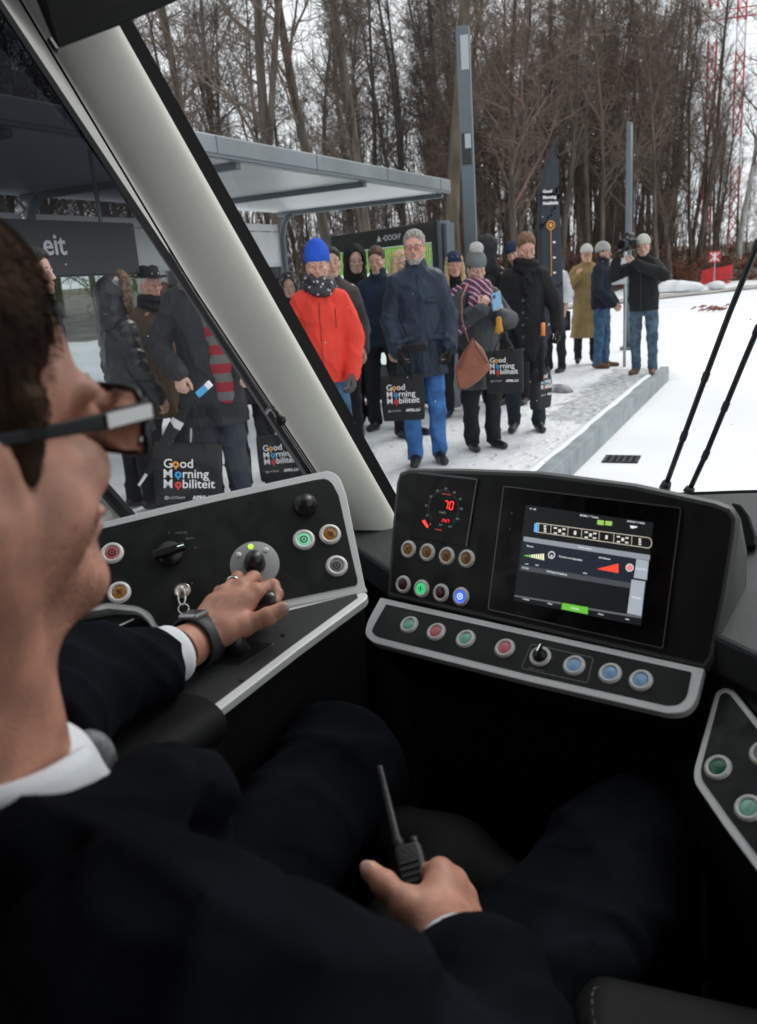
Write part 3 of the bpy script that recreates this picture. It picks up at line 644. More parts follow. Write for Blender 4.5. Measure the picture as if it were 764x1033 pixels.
# ================================================================== TRAM CAB
class Plane:
    def __init__(s, O, n, uhint=(1, 0, 0)): s.O = np.array(O, float); s.n = _n(n); s.u = _n(np.array(uhint)-s.n*np.dot(uhint, s.n)); s.v = np.cross(s.n, s.u)
    def at(s, x, y, lift=0): r = ray(x, y); return C0+r*(s.n.dot(s.O-C0)/s.n.dot(r))+s.n*lift
def rot_about(v, ax, a):
    ax = _n(ax); v = np.array(v, float); return v*math.cos(a)+np.cross(ax, v)*math.sin(a)+ax*ax.dot(v)*(1-math.cos(a))
def roundpoly(pts, r, seg=6):
    out = []; n = len(pts); pts = [np.array(p, float) for p in pts]
    if not hasattr(r, '__len__'): r = [r]*n
    for i in range(n):
        a, b, c = pts[i-1], pts[i], pts[(i+1) % n]; da, dc = np.linalg.norm(a-b), np.linalg.norm(c-b); k = min(r[i], da*.45, dc*.45)
        if k < 1e-4: out.append(b); continue
        p0 = b+(a-b)/da*k; p2 = b+(c-b)/dc*k
        for j in range(seg+1):
            t = j/seg; out.append(p0*(1-t)**2+b*2*t*(1-t)+p2*t*t)
    return out
def inset(pts, d, n):
    out = []; m = len(pts); ar = sum(np.cross(pts[i], pts[(i+1) % m]) for i in range(m)).dot(n); sg = 1 if ar > 0 else -1
    for i in range(m):
        a, b, c = pts[i-1], pts[i], pts[(i+1) % m]; e1 = _n(b-a+1e-9); e2 = _n(c-b+1e-9); n1 = np.cross(n, e1)*sg; n2 = np.cross(n, e2)*sg; q = n1+n2; l = q.dot(q)
        out.append(b+q*(2*d/max(l, .8)))
    return out
silver = mat('satin_silver', (.80, .81, .81), .42, .2, noise=.03, nscale=30)
panelb = mat('panel_black', (.0095, .0105, .0105), .5, bump=.04, bscale=900, noise=.12, nscale=8, spec=.35)
softb = mat('console_body', (.006, .0065, .007), .7, bump=.15, bscale=300, spec=.15)
rimg = mat('console_rim', (.085, .09, .09), .5, bump=.05, bscale=500)
glossb = mat('screen_black', (.004, .004, .005), .22, spec=.22)
chrome = mat('button_ring', (.86, .85, .82), .42, .15)
darkpl = mat('knob_black', (.012, .012, .013), .35)
cream = mat('cream_plastic', (.88, .88, .79), .75, bump=.02, bscale=700, noise=.03, nscale=5, spec=.15)
rubber = mat('rubber_seal', (.008, .008, .009), .7)
for m_, lo_, hi_ in ((panelb, .38, .62), (glossb, .12, .32)):
    t = m_.node_tree; q = t.nodes.new('ShaderNodeTexNoise'); q.inputs['Scale'].default_value = 14; q.inputs['Detail'].default_value = 8; q.inputs['Distortion'].default_value = 1.5; tcq = t.nodes.new('ShaderNodeTexCoord'); t.links.new(tcq.outputs['Object'], q.inputs['Vector'])
    r_ = t.nodes.new('ShaderNodeMapRange'); r_.inputs[1].default_value = .4; r_.inputs[2].default_value = .62; r_.inputs[3].default_value = lo_; r_.inputs[4].default_value = hi_; t.links.new(q.outputs['Fac'], r_.inputs[0]); t.links.new(r_.outputs[0], t.nodes['Principled BSDF'].inputs['Roughness'])
def lens_mat(nm, col, e=None, s=0): return mat('lens_'+nm, col, .3, noise=.2, nscale=160, emit=e, estr=s, coat=.4)
LM = dict(amber=lens_mat('amber', (.46, .21, .03)), red=lens_mat('red', (.76, .18, .20)), darkred=lens_mat('darkred', (.085, .008, .009)),
 litgreen=lens_mat('litgreen', (.05, .45, .2), (.03, .50, .16), .75), litblue=lens_mat('litblue', (.05, .12, .6), (.02, .08, .8), 1.3),
 green=lens_mat('green', (.26, .62, .46)), blue=lens_mat('blue', (.30, .55, .86)), grey=lens_mat('grey', (.25, .26, .27)), deepgreen=lens_mat('deepgreen', (.01, .16, .07)), palegreen=lens_mat('palegreen', (.3, .75, .5), (.25, .9, .5), .22))
symd = mat('symbol_dark', (.02, .015, .01), .5); symw = mat('symbol_white', (.7, .72, .7), .5, emit=(.8, 1, .9), estr=.6)
def button(parent, pl, x, y, r, kind, label, lift=0, sym=None):
    O = pl.at(x, y, lift); n = pl.n; mb = MB()
    mb.lathe(O, n, [(r*1.12, -.002), (r*1.12, .0008), (r*1.0, .0032), (r*.86, .0042), (r*.74, .0036), (r*.70, .0014), (r*.70, -.001)], 32)
    b = mb.build('push_button', chrome, parent, smooth=True); b['label'] = label
    mb = MB(); mb.lathe(O, n, [(r*.69, -.001), (r*.69, .0018), (r*.62, .0026), (r*.3, .0031), (0, .0033)], 28); mb.build('button_lens', LM[kind], b, smooth=True)
    if sym:
        mb = MB(); u, v = pl.u, pl.v; Q = O+n*.0036
        if sym == 'bolt':
            for a, c in (((-.3, -.3), (.25, .1)), ((-.25, .0), (.3, .3)), ((-.3, .3), (.3, -.35))): mb.prism([Q+u*r*a[0]+v*r*a[1], Q+u*r*(a[0]+.09)+v*r*a[1], Q+u*r*(c[0]+.09)+v*r*c[1], Q+u*r*c[0]+v*r*c[1]], n*.0003)
        if sym == 'bar':
            mb.prism([Q-u*r*.06-v*r*.36, Q+u*r*.06-v*r*.36, Q+u*r*.06+v*r*.36, Q-u*r*.06+v*r*.36], n*.0003)
            for s in (-1, 1): disc(mb, Q+u*s*r*.25, u, v, r*.09, 8)
        if sym == 'ring': disc(mb, Q, u, v, r*.4, 18, r*.27); disc(mb, Q, u, v, r*.12, 10)
        mb.build('symbol', symw if kind in ('litblue',) else symd, b)
    return b
# ---- pod
Np = _n((-.18, -.92, .36)); POD = Plane(P(510.7, 491.7, 1.15), Np, (.98, -.19, 0))
pod = thing('driver_console', 'black centre console with touch screen, speedometer and silver edged button strip', 'control panel', POD.at(560, 690)-[0, 0, .4])
K = lambda o, t=pod: w2(o, t)
L7 = lambda x, y: (360+x/1.891, 460+y/1.891)
out = [(389.5, 602), (393.5, 540), (398.5, 487), (402, 476), (413, 471.6), (470, 472.2), (545, 474.8), (640, 487), (722, 504.5), (739, 511), (746, 522), (745, 536), (735, 600), (722, 664), (712, 677)]
op = [POD.at(*p) for p in out]
mb = MB(); mb.loft([inset(op, .004, Np), [p-Np*.006 for p in op], [p-Np*.10-np.array([0, 0, .03]) for p in inset(op, .012, Np)], [p-Np*.2-np.array([0, 0, .2]) for p in inset(op, .03, Np)]], cap=True)
pb = mb.build('housing', rimg, pod, smooth=False); K(pb); smooth_angle(pb, 40)
ip = inset(op, .0085, Np); mb = MB(); mb.prism([p+Np*.0012 for p in ip], -Np*.004); pf = K(mb.build('instrument_panel', panelb, pod))
# screen unit
bz = [POD.at(*q) for q in [(509.7, 490.5), (689.0, 512.5), (670.4, 654.5), (493.8, 615.0)]]
mb = MB(); mb.prism([p+Np*.0045 for p in roundpoly(bz, .004, 4)], -Np*.004); scr = K(mb.build('display_screen', glossb, pod, bevel=.0008))
mb = MB(); a = roundpoly(bz, .004, 4); b_ = inset(a, .0012, Np); k = len(a)
mb.add([p+Np*.0052 for p in a]+[p+Np*.0052 for p in b_], [(i, (i+1) % k, k+(i+1) % k, k+i) for i in range(k)])
mb.build('screen_frame', mat('frame_line', (.22, .22, .22), .35, .6), scr)
for (x, y) in ((507, 514), (505, 530)):
    mb = MB(); disc(mb, POD.at(x+11, y+4, .005), POD.u, POD.v, .0009, 10); mb.build('sensor_dot', mat('dot', (.5, .5, .5), .4), scr)
def em(nm, c, s=1.0): return mat('ui_'+nm, (.01, .01, .01), .4, emit=c, estr=s)
D = lambda x, y, l=.0052: POD.at(520+x/5.093, 490+y/5.093, l)
mb = MB(); mb.add([D(62, 100, .0049), D(718, 192, .0049), D(652, 720, .0049), D(0, 590, .0049)], [(0, 1, 2, 3)]); mb.build('screen_glow', em('dark', (.004, .005, .006)), scr)
def ui(nm, quads, m, l=.0053):
    mb = MB()
    for q in quads: mb.add([D(x, y, l) for x, y in q], [tuple(range(len(q)))])
    return mb.build(nm, m, scr)
def bar4(a, b, w): # thin line between zoom pts
    a, b = np.array(a, float), np.array(b, float); d = _n(b-a); q = np.array([-d[1], d[0]])*w/2; return [a-q, b-q, b+q, a+q]
ui('pane', [[(45, 290), (625, 375), (600, 520), (28, 435)]], em('pane', (.009, .013, .021)), .0050)
ui('heading_bar', [[(52, 262), (700, 358), (697, 386), (50, 286)]], em('bar', (.20, .22, .25)))
ui('key', [[(630, 377), (693, 388), (683, 485), (616, 474)], [(605, 482), (675, 493), (655, 670), (582, 656)]], em('key', (.27, .30, .34)))
ui('green_key', [[(250, 602), (383, 625), (380, 661), (245, 634)]], em('green', (.10, .38, .03)))
ui('status_row', [[(38, 408), (602, 500), (600, 528), (34, 434)]], em('row', (.045, .05, .058)))
ui('tab_line', [[(5, 562), (245, 600), (244, 610), (5, 570)], [(385, 628), (656, 672), (655, 682), (384, 638)]], em('tab', (.09, .09, .10)))
tr = []
top = lambda x: 192+(x-112)*.132; bot = lambda x: 238+(x-112)*.145
for x0, x1 in ((118, 690),): tr += [bar4((x0, top(x0)), (x1, top(x1)), 3.5), bar4((x0, bot(x0)), (x1, bot(x1)), 3.5)]
for x in (130, 193, 280, 350, 440, 515, 607): tr.append(bar4((x, top(x)), (x-3, bot(x)), 3))
arc = [(690, top(690)), (703, top(703)+6), (709, (top(706)+bot(706))/2), (702, bot(702)-7), (690, bot(690))]
tr += [bar4(a, b, 3.5) for a, b in zip(arc, arc[1:])]
ui('tram_outline', tr, em('line', (.42, .38, .30)))
sq = []
for cx_, kk in ((162, 0), (237, 1), (316, 2), (395, 1), (477, 2), (560, 1), (648, 0)):
    cy_ = (top(cx_)+bot(cx_))/2; S_ = lambda a, b, w, h: sq.append([(cx_+a-w, cy_+b-h), (cx_+a+w, cy_+b-h+.2*w), (cx_+a+w-1, cy_+b+h+.2*w), (cx_+a-w-1, cy_+b+h)])
    if kk == 1:
        S_(0, 0, 7, 8)
        for a, b in ((-22, -14), (22, -8), (-22, 12), (20, 16)): S_(a, b, 8, 4)
    elif kk == 0:
        S_(0, -13, 6, 4); S_(0, 0, 6, 5); S_(0, 13, 6, 4)
    else: S_(0, 0, 6, 10)
ui('car_symbols', sq, em('sym', (.55, .53, .46)))
ui('cab_symbol', [[(108, 195), (126, 193), (124, 243), (104, 238)]], em('blue', (.10, .32, .62)))
g = []; 
for i in range(9): x = 56+i*11.5; h = 4+i*3.6; yb = 362+i*2.6; g.append([(x, yb-h), (x+8, yb-h+1), (x+8, yb+1), (x, yb)])
ui('level_bars', g[:3], em('lg', (.25, .55, .1))); ui('level_bars', g[3:], em('cr', (.75, .75, .5)))
r_ = [[(430+i*10.8, 428-i*2.7), (440.3+i*10.8, 425.6-i*2.7), (440.3+i*10.8, 432+i*2.0), (430+i*10.8, 430+i*2.0)] for i in range(10)]
ui('level_bars', r_, em('rd', (.75, .06, .03)))
for x, y, c, cm_ in ((195, 357, 'wr', (.5, .5, .5)), (595, 422, 'wr', (.6, .5, .5))):
    mb = MB(); disc(mb, D(x, y, .0054), POD.u, POD.v, .0050, 20, .0036); mb.build('ring_symbol', em(c, cm_), scr)
mb = MB(); disc(mb, D(595, 422, .0055), POD.u, POD.v, .0033, 16); mb.build('ring_symbol', em('rr', (.7, .15, .16)), scr)
mb = MB(); disc(mb, D(195, 362, .0055), POD.u, POD.v, .0022, 3); mb.build('ring_symbol', em('w2', (.5, .5, .5)), scr)
ui('green_flag', [[(430, 177), (464, 181), (462, 205), (428, 201)], [(471, 182), (506, 186), (503, 208), (469, 204)]], em('gf', (.25, .42, .08)))
ux, uy = D(400, 150)-D(100, 110), None
tu = _n(D(600, 180)-D(100, 110)); tv = _n(D(100, 110)-D(85, 300))
uit = em('txt', (.62, .64, .66))
for s_, x, y, sz in (('Nr. 106', 100, 122, .0030), ('MODES : 7  Transits', 388, 160, .0030), ('24/02/2017 11:42:06', 627, 190, .0027), ('Efficacit\u00e9', 85, 313, .0028), ('Fonctions non disponibles', 292, 374, .0031), ('Aide Batterie', 466, 374, .0029),
    ('10:17:06', 60, 424, .003), ('Recharge de batterie', 222, 449, .0034), ('ACQUITTER', 655, 430, .0026), ('DETAILS', 630, 577, .003), ('Liste des pannes', 366, 321, .0028), ('Conduite', 64, 584, .0026), ('Climat', 187, 607, .0026), ('PANNES', 315, 632, .003), ('Portes', 448, 661, .0026), ('Aide', 583, 686, .0026), ('km/h', 68, 403, .0024), ('kWh', 121, 410, .0024), ('100 %', 366, 451, .0024)):
    text_at('screen_text', s_, sz, D(x, y, .0056), tu, tv, uit, scr, extrude=0, bold=.00004)
ui('phone_symbol', [[(598, 206), (634, 211), (632, 218), (620, 217), (618, 222), (600, 219)]], uit)
# speedometer
G = lambda x, y, l=.0030: POD.at(400+x/7.12, 475+y/7.12, l)
gp = [G(165, 12, 0), G(592, 58, 0), G(512, 545, 0), G(100, 480, 0)]
mb = MB(); mb.prism([p+Np*.0028 for p in roundpoly(gp, .002, 3)], -Np*.002); sp_ = K(mb.build('speedometer', glossb, pod, bevel=.0006))
mb = MB(); mb.add([G(168, 10, .0033), G(590, 55, .0033), G(589, 68, .0033), G(167, 21, .0033)], [(0, 1, 2, 3)]); mb.add([G(583, 60, .0033), G(592, 60, .0033), G(515, 545, .0033), G(506, 543, .0033)], [(0, 1, 2, 3)]); mb.build('edge_highlight', mat('highlight_grey', (.16, .16, .16), .35, .5), sp_)  # paler grey strips paint a highlight along the gauge edges
redl = em('led_red', (1.0, .03, .02), 1.6); gl = em('dial', (.17, .17, .17))
gu = _n(G(500, 300)-G(200, 262)); gv = _n(G(300, 100)-G(285, 300))
SEG = {'0': 'abcdef', '1': 'bc', '2': 'abged', '4': 'fgbc', '7': 'abc', '3': 'abgcd', '9': 'abcdfg'}
def seg7(txt, O, h, m, nm):
    w = h*.5; mb = MB(); th = h*.13
    ln = dict(a=((0, 1), (1, 1)), b=((1, 1), (1, .5)), c=((1, .5), (1, 0)), d=((0, 0), (1, 0)), e=((0, 0), (0, .5)), f=((0, .5), (0, 1)), g=((0, .5), (1, .5)))
    for i, ch in enumerate(txt):
        for s in SEG[ch]:
            (ax, ay), (bx, by) = ln[s]; A_ = np.array([ax*w+i*w*1.6+ay*h*.14, ay*h]); B_ = np.array([bx*w+i*w*1.6+by*h*.14, by*h]); d = _n(B_-A_); A_ = A_+d*th*.35; B_ = B_-d*th*.35; q = np.array([-d[1], d[0]])*th/2
            mb.add([O+gu*p[0]+gv*p[1] for p in (A_-q, B_-q, B_+q, A_+q)], [(0, 1, 2, 3)])
    return mb.build(nm, m, sp_)
seg7('70', G(348, 272), .0112, redl, 'speed_digits'); seg7('2427', G(335, 366), .0040, redl, 'odometer_digits')
mb = MB(); mb.add([G(192, 362), G(212, 352), G(240, 402), G(228, 412)], [(0, 1, 2, 3)]); mb.build('needle', redl, sp_)
for s_, x, y in (('10', 228, 320), ('20', 222, 250), ('30', 255, 187), ('40', 303, 145), ('50', 363, 130), ('60', 425, 157), ('70', 465, 205), ('80', 475, 275), ('90', 447, 347), ('0', 252, 385), ('km/h', 340, 300), ('km', 328, 388), ('tot', 393, 400)):
    text_at('dial_text', s_, .0044 if s_ != 'km/h' else .0052, G(x, y), gu, gv, gl, sp_, extrude=0)
cc = G(345, 270); mb = MB()
for i in range(46):
    a = math.radians(222-i*5.85); r0, r1 = .0242, (.0262 if i % 5 else .0275)
    e = gu*math.cos(a)+gv*math.sin(a); q = np.cross(Np, e)*.00022; mb.add([cc+e*r0-q, cc+e*r1-q, cc+e*r1+q, cc+e*r0+q], [(0, 1, 2, 3)])
mb.build('dial_ticks', em('tick', (.06, .06, .06)), sp_)
mb = MB(); mb.add([G(335, 162), G(398, 170), G(397, 178), G(334, 170)], [(0, 1, 2, 3)]); mb.add([G(285, 416), G(335, 424), G(334, 432), G(284, 424)], [(0, 1, 2, 3)]); mb.build('warning_bar', em('wr2', (.22, .02, .01)), sp_)
for i, (x, y) in enumerate(((100, 178), (136, 184), (173, 191), (211, 196))): K(button(pod, POD, *L7(x, y), .0118, 'amber', 'amber unlit round push button', .0012, 'bolt'))
for (x, y), k_, s_ in (((90, 245), 'darkred', None), ((125, 253), 'litgreen', 'bar'), ((162, 261), 'darkred', None), ((200, 268), 'litblue', 'ring')): K(button(pod, POD, *L7(x, y), .0118, k_, {'darkred': 'dark red unlit round push button', 'litgreen': 'green glowing push button', 'litblue': 'blue glowing push button'}[k_], .0012, s_))
# ---- button strip
A_, B_ = POD.at(384, 604), POD.at(709, 674); ax = _n(B_-A_); Ns = rot_about(Np, ax, math.radians(-32)); Ns = Ns if Ns[2] > Np[2] else rot_about(Np, ax, math.radians(32))
STR = Plane(A_, Ns, ax)
so_ = [(383.8, 602.5), (370.6, 626.6), (367.5, 640), (376, 648.5), (530, 687), (675, 720.5), (692, 718.5), (702, 708.5), (711, 674.5)]
si_ = [(390, 610), (377.5, 632), (375.5, 637.5), (380, 642), (530, 679.5), (674, 712), (686, 710.5), (693, 703), (698, 678.5)]
q = [STR.at(*p) for p in so_]; q = roundpoly(q, [.002, .02, .01, .012, 0, .012, .012, .012, .002], 4)
mb = MB(); mb.prism(q, -Ns*.014); st = K(mb.build('button_strip', silver, pod, bevel=.0016, seg=3))
q2 = roundpoly([STR.at(*p, .0012) for p in si_], [.002, .012, .006, .008, 0, .008, .008, .008, .002], 4); mb = MB(); mb.prism(q2, -Ns*.0025); K(mb.build('strip_panel', panelb, pod))
mb = MB(); mb.loft([[p-Ns*.0145 for p in inset(q, .003, Ns)], [p-Ns*.03+np.array([.0, .10, -.10]) for p in q], [p+np.array([0, .16, -.5]) for p in q]], cap=True); K(mb.build('console_base', softb, pod))
L6 = lambda x, y: (360+x/2.122, 590+y/2.122)
for x, y, k_ in ((113, 87, 'green'), (171, 102, 'red'), (234, 117, 'green'), (318, 137, 'red'), (466, 174, 'blue'), (543, 191, 'blue'), (609, 206, 'blue')):
    K(button(pod, STR, *L6(x, y), .0128, k_, {'green': 'green round push button', 'red': 'red round push button', 'blue': 'blue round push button'}[k_], .0012, None))
def rotary(parent, pl, x, y, r, lift, lab, ang=.0):
    O = pl.at(x, y, lift); mb = MB(); mb.lathe(O, pl.n, [(r*1.15, -.001), (r*1.1, .003), (r*.8, .004), (r*.72, .002)], 28); b = w2(mb.build('rotary_switch', chrome, parent, smooth=True), parent); b['label'] = lab
    mb = MB(); mb.lathe(O, pl.n, [(r*.7, .0), (r*.66, .009), (0, .010)], 24); mb.build('knob', darkpl, b, smooth=True)
    d = pl.u*math.sin(ang)+pl.v*math.cos(ang); e = np.cross(pl.n, d)
    mb = MB(); mb.prism([O+pl.n*.009+d*r*.85+e*r*.16, O+pl.n*.009+d*r*.85-e*r*.16, O+pl.n*.009-d*r*.7-e*r*.22, O+pl.n*.009-d*r*.7+e*r*.22], pl.n*.007); mb.build('grip', darkpl, b, bevel=.001)
    mb = MB(); mb.prism([O+pl.n*.0162+d*r*.82+e*r*.05, O+pl.n*.0162+d*r*.82-e*r*.05, O+pl.n*.0162-e*r*.05, O+pl.n*.0162+e*r*.05], pl.n*.0003); mb.build('pointer', symw, b)
rotary(pod, STR, *L6(394, 155), .0125, .0012, 'black rotary knob in silver ring', .1)
fr = [STR.at(*L6(x, y), .0016) for x, y in ((374, 127), (508, 157), (495, 212), (352, 180))]; fr = roundpoly(fr, .004, 4); fi = inset(fr, .0008, Ns); mb = MB(); k = len(fr)
mb.add(fr+fi, [(i, (i+1) % k, k+(i+1) % k, k+i) for i in range(k)]); K(mb.build('outline_print', mat('print_grey', (.28, .28, .27), .5), pod))
for s_, x, y in (('0', 374, 132+8), ('I', 421, 158), ('MAN  AUTO', 385, 183)): K(text_at('lettering', s_, .004, STR.at(*L6(x, y), .0016), STR.u, STR.v, MATS['print_grey'], pod, extrude=0))
# ---- left console
pc = P(257, 570, 1.17); vdir = _n(C0-pc); az = math.atan2(vdir[1], vdir[0]); el = math.radians(40); Nl = np.array([math.cos(az)*math.cos(el), math.sin(az)*math.cos(el), math.sin(el)])
LP = Plane(pc, Nl, np.array([.8, .5, 0]))
lc = thing('side_console', 'black left console with silver border, round buttons and drive lever desk', 'control panel', LP.at(250, 620)-[0, 0, .4]); KL = lambda o: w2(o, lc)
R6 = lambda x, y: (60+x/2.3875, 460+y/2.3875)
lo = [(60, 540), (104, 526.5), (217, 499), (318, 477), (333, 474.5), (343, 481), (349.5, 499), (361, 555), (368.5, 592), (371.5, 597), (292, 612), (224, 629), (157, 641), (152, 628), (140, 617), (110, 614), (60, 622), (-20, 640), (-20, 561)]
q = [LP.at(*p) for p in lo]; q = roundpoly(q, [0, 0, 0, .02, .012, .02, .0, 0, .005, .005, 0, 0, .01, .015, .01, 0, 0, 0, 0], 4)
mb = MB(); mb.prism(q, -Nl*.03); KL(mb.build('console_frame', silver, lc, bevel=.002, seg=3))
li = [(60, 548), (104, 533.5), (217, 506.5), (318, 484.5), (329, 483), (335.5, 488), (342, 501), (354, 556), (361, 586), (360, 590.5), (292, 604.5), (215, 622), (160, 634), (153, 619), (141, 611.5), (110, 608), (60, 616), (-20, 634), (-20, 569)]
q2 = [LP.at(*p, .0014) for p in li]; q2 = roundpoly(q2, [0, 0, 0, .01, .01, .012, .0, 0, .004, .004, 0, 0, .01, .012, .01, 0, 0, 0, 0], 4); mb = MB(); mb.prism(q2, -Nl*.003); KL(mb.build('control_panel', panelb, lc))
for x, y, k_, s_, l_ in ((128, 235, 'red', 'ring', 'red round push button behind the face'), (145, 330, 'amber', 'bolt', 'amber round push button'), (589, 203, 'palegreen', 'ring', 'pale green lit push button'), (652, 190, 'amber', 'bolt', 'amber round push button'), (668, 266, 'grey', 'ring', 'grey round push button')): KL(button(lc, LP, *R6(x, y), .0142, k_, l_, .0014, s_))
O = LP.at(*R6(593, 120), .0014); mb = MB(); mb.lathe(O, Nl, [(.017, 0), (.0165, .006), (.013, .007), (.0125, .012), (.010, .016), (.0, .0175)], 28); KL(mb.build('round_knob', darkpl, lc, smooth=True))
O = LP.at(*R6(471, 262), .0014); mb = MB(); mb.lathe(O, Nl, [(.0345, -.001), (.0345, .0012), (.0338, .0016), (0, .0016)], 48); pt = KL(mb.build('selector_plate', mat('plate_grey', (.36, .37, .37), .45, .3), lc, smooth=False)); smooth_angle(pt)
mb = MB(); mb.lathe(O, Nl, [(.0155, .0015), (.0150, .010), (.0125, .022), (.011, .026), (.0, .028)], 28); mb.build('selector_knob', darkpl, pt, smooth=True)
for x, y, m in ((461, 220, em('led_y', (.45, .75, .05), 1.0)), (432, 240, chrome), (498, 228, chrome)):
    mb = MB(); mb.lathe(LP.at(*R6(x, y), .003), Nl, [(.0042, 0), (.0038, .0014), (.0028, .0016), (0, .0022)], 14); mb.build('indicator', m, pt, smooth=True)
mb = MB(); O2 = LP.at(*R6(470, 240), .0034)
for dx, dy in ((0, 0), (-.004, -.002), (.012, -.003), (-.014, -.008)): disc(mb, O2+LP.u*dx+LP.v*dy, LP.u, LP.v, .0013, 8)
mb.build('plate_marks', symd, pt)
O = LP.at(*R6(268, 238), .0014); a_ = LP.u*.97+LP.v*.25
mb = MB(); mb.lathe(O, Nl, [(.018, 0), (.017, .008), (0, .009)], 28); rs_ = KL(mb.build('rotary_switch', darkpl, lc, smooth=True))
e = np.cross(Nl, a_); mb = MB(); mb.prism([O+Nl*.008+a_*.022+e*.005, O+Nl*.008+a_*.022-e*.005, O+Nl*.008-a_*.022-e*.006, O+Nl*.008-a_*.022+e*.006], Nl*.011); mb.build('grip', darkpl, rs_, bevel=.002)
mb = MB(); mb.prism([O+Nl*.0192+a_*.021+e*.0006, O+Nl*.0192+a_*.021-e*.0006, O+Nl*.0192+a_*.012-e*.0006, O+Nl*.0192+a_*.012+e*.0006], Nl*.0003); mb.build('pointer', symw, rs_)
for s_, x, y in (('0', 265, 186), ('MARCHE', 294, 186), ('ARRET', 314, 200), ('II', 328, 222), ('I', 228, 242), ('I', 287, 298), ('0', 320, 308)): KL(text_at('lettering', s_, .0042, LP.at(*R6(x, y), .0018), LP.u, LP.v, MATS['print_grey'], lc, extrude=0))
# key lock
O = LP.at(*R6(298, 328), .0014); mb = MB(); mb.lathe(O, Nl, [(.0115, 0), (.0112, .005), (.0095, .007), (.0085, .005), (.0, .005)], 28); kl = KL(mb.build('key_lock', mat('polished_metal', (.6, .55, .45), .2, .95), lc, smooth=True))
mb = MB(); mb.tube([O+Nl*.005, O+Nl*.016], .003, 8); mb.tube([O+Nl*.014+LP.u*.004*math.cos(a)*1.2-LP.v*(.012+.012*math.sin(a)) for a in np.linspace(0, 6.28, 16)], .0011, 6)
mb.tube([O+Nl*.016-LP.v*.024+LP.u*.002+LP.u*.007*math.cos(a)+LP.v*(.007*math.sin(a)-.006) for a in np.linspace(0, 6.28, 16)], .0009, 6); mb.build('key', chrome, kl, smooth=True)
# desk
E1, E2 = LP.at(371, 596), LP.at(224, 628); ed = _n(E2-E1); nd = np.array([.10, -.20, 1.]); nd = _n(nd-ed*nd.dot(ed)); DK = Plane(E1, nd, -ed)
do = [(366, 596), (371.5, 599), (369.5, 604), (300, 655), (206.5, 727.5), (120, 790), (40, 760), (60, 680), (157, 640), (224, 627.5), (292, 611)]
q = roundpoly([DK.at(*p, -.001) for p in do], [0, .006, .008, 0, 0, 0, 0, 0, 0, 0, 0], 3); mb = MB(); mb.prism(q, -nd*.012); KL(mb.build('desk_edge', silver, lc, bevel=.0015))
di = [(360, 599), (361, 602.5), (296, 650), (203, 720), (118, 781), (50, 755), (68, 684), (157, 645), (224, 632), (292, 616)]
q = [DK.at(*p, .0004) for p in di]; mb = MB(); mb.prism(q, -nd*.0018); KL(mb.build('desk_top', mat('desk_grey_black', (.020, .022, .023), .5, bump=.08, bscale=500), lc))
mb = MB(); q = [DK.at(*p, -.014) for p in do]; mb.loft([inset(q, .006, nd), [p+np.array([-.02, .02, -.55]) for p in inset(q, .02, nd)]], cap=True); KL(mb.build('console_base', softb, lc))
# lever slot and lever
q = roundpoly([DK.at(*p, .0012) for p in ((243, 646), (279, 649), (243, 672), (205, 668))], .008, 4); mb = MB(); mb.prism(q, -nd*.002); KL(mb.build('lever_boot', darkpl, lc, bevel=.001))
for x, y in ((286, 641), (244, 686)): 
    mb = MB(); mb.lathe(DK.at(x, y, .0008), nd, [(.0035, 0), (.003, .0012), (0, .0014)], 12); KL(mb.build('desk_screw', darkpl, lc))
mb = MB(); mb.prism([DK.at(*p, .0006) for p in ((198, 669), (213, 661), (214, 663), (199, 671))], nd*.0006); mb.prism([DK.at(*p, .0006) for p in ((183, 668), (190, 668), (190, 671), (183, 671))], nd*.0006); KL(mb.build('desk_marks', silver, lc))
LVT = P(271, 607, 1.102); LVB = P(228, 620, 1.105); foot = DK.at(240, 656)
t1 = thing('drive_lever', 'black drive lever gripped by the left hand', 'lever', foot)
mb = MB(); mb.tube([foot-nd*.01, foot+nd*.02, (LVT+LVB)/2+[0, 0, -.012]], [.020, .013, .011], 14); w2(mb.build('shaft', darkpl, t1, smooth=True), t1)
s = SDF(np.minimum(LVT, LVB)-.03, np.maximum(LVT, LVB)+.03, .0018, .006); s.cone(LVB, LVT, .013, .0155); w2(sobj('grip', s, mat('grip_gloss', (.012, .012, .013), .22), t1), t1)
# recessed tray below the left panel
mb = MB(); trm = mat('tray_metal', (.05, .055, .055), .35, .4)
mb.prism([DK.at(*p, .012) for p in ((10, 668), (130, 622), (146, 628), (50, 668), (20, 682))], -nd*.006); KL(mb.build('tray', trm, lc, bevel=.001))
mb = MB(); mb.tube([DK.at(*p, .014) for p in ((10, 690), (60, 668), (100, 651), (137, 633))], .0012, 6); KL(mb.build('tray_trim', silver, lc))
mb = MB(); mb.tube([DK.at(*p, .010) for p in ((30, 712), (75, 690), (128, 660))], .0010, 6); KL(mb.build('tray_trim', silver, lc))
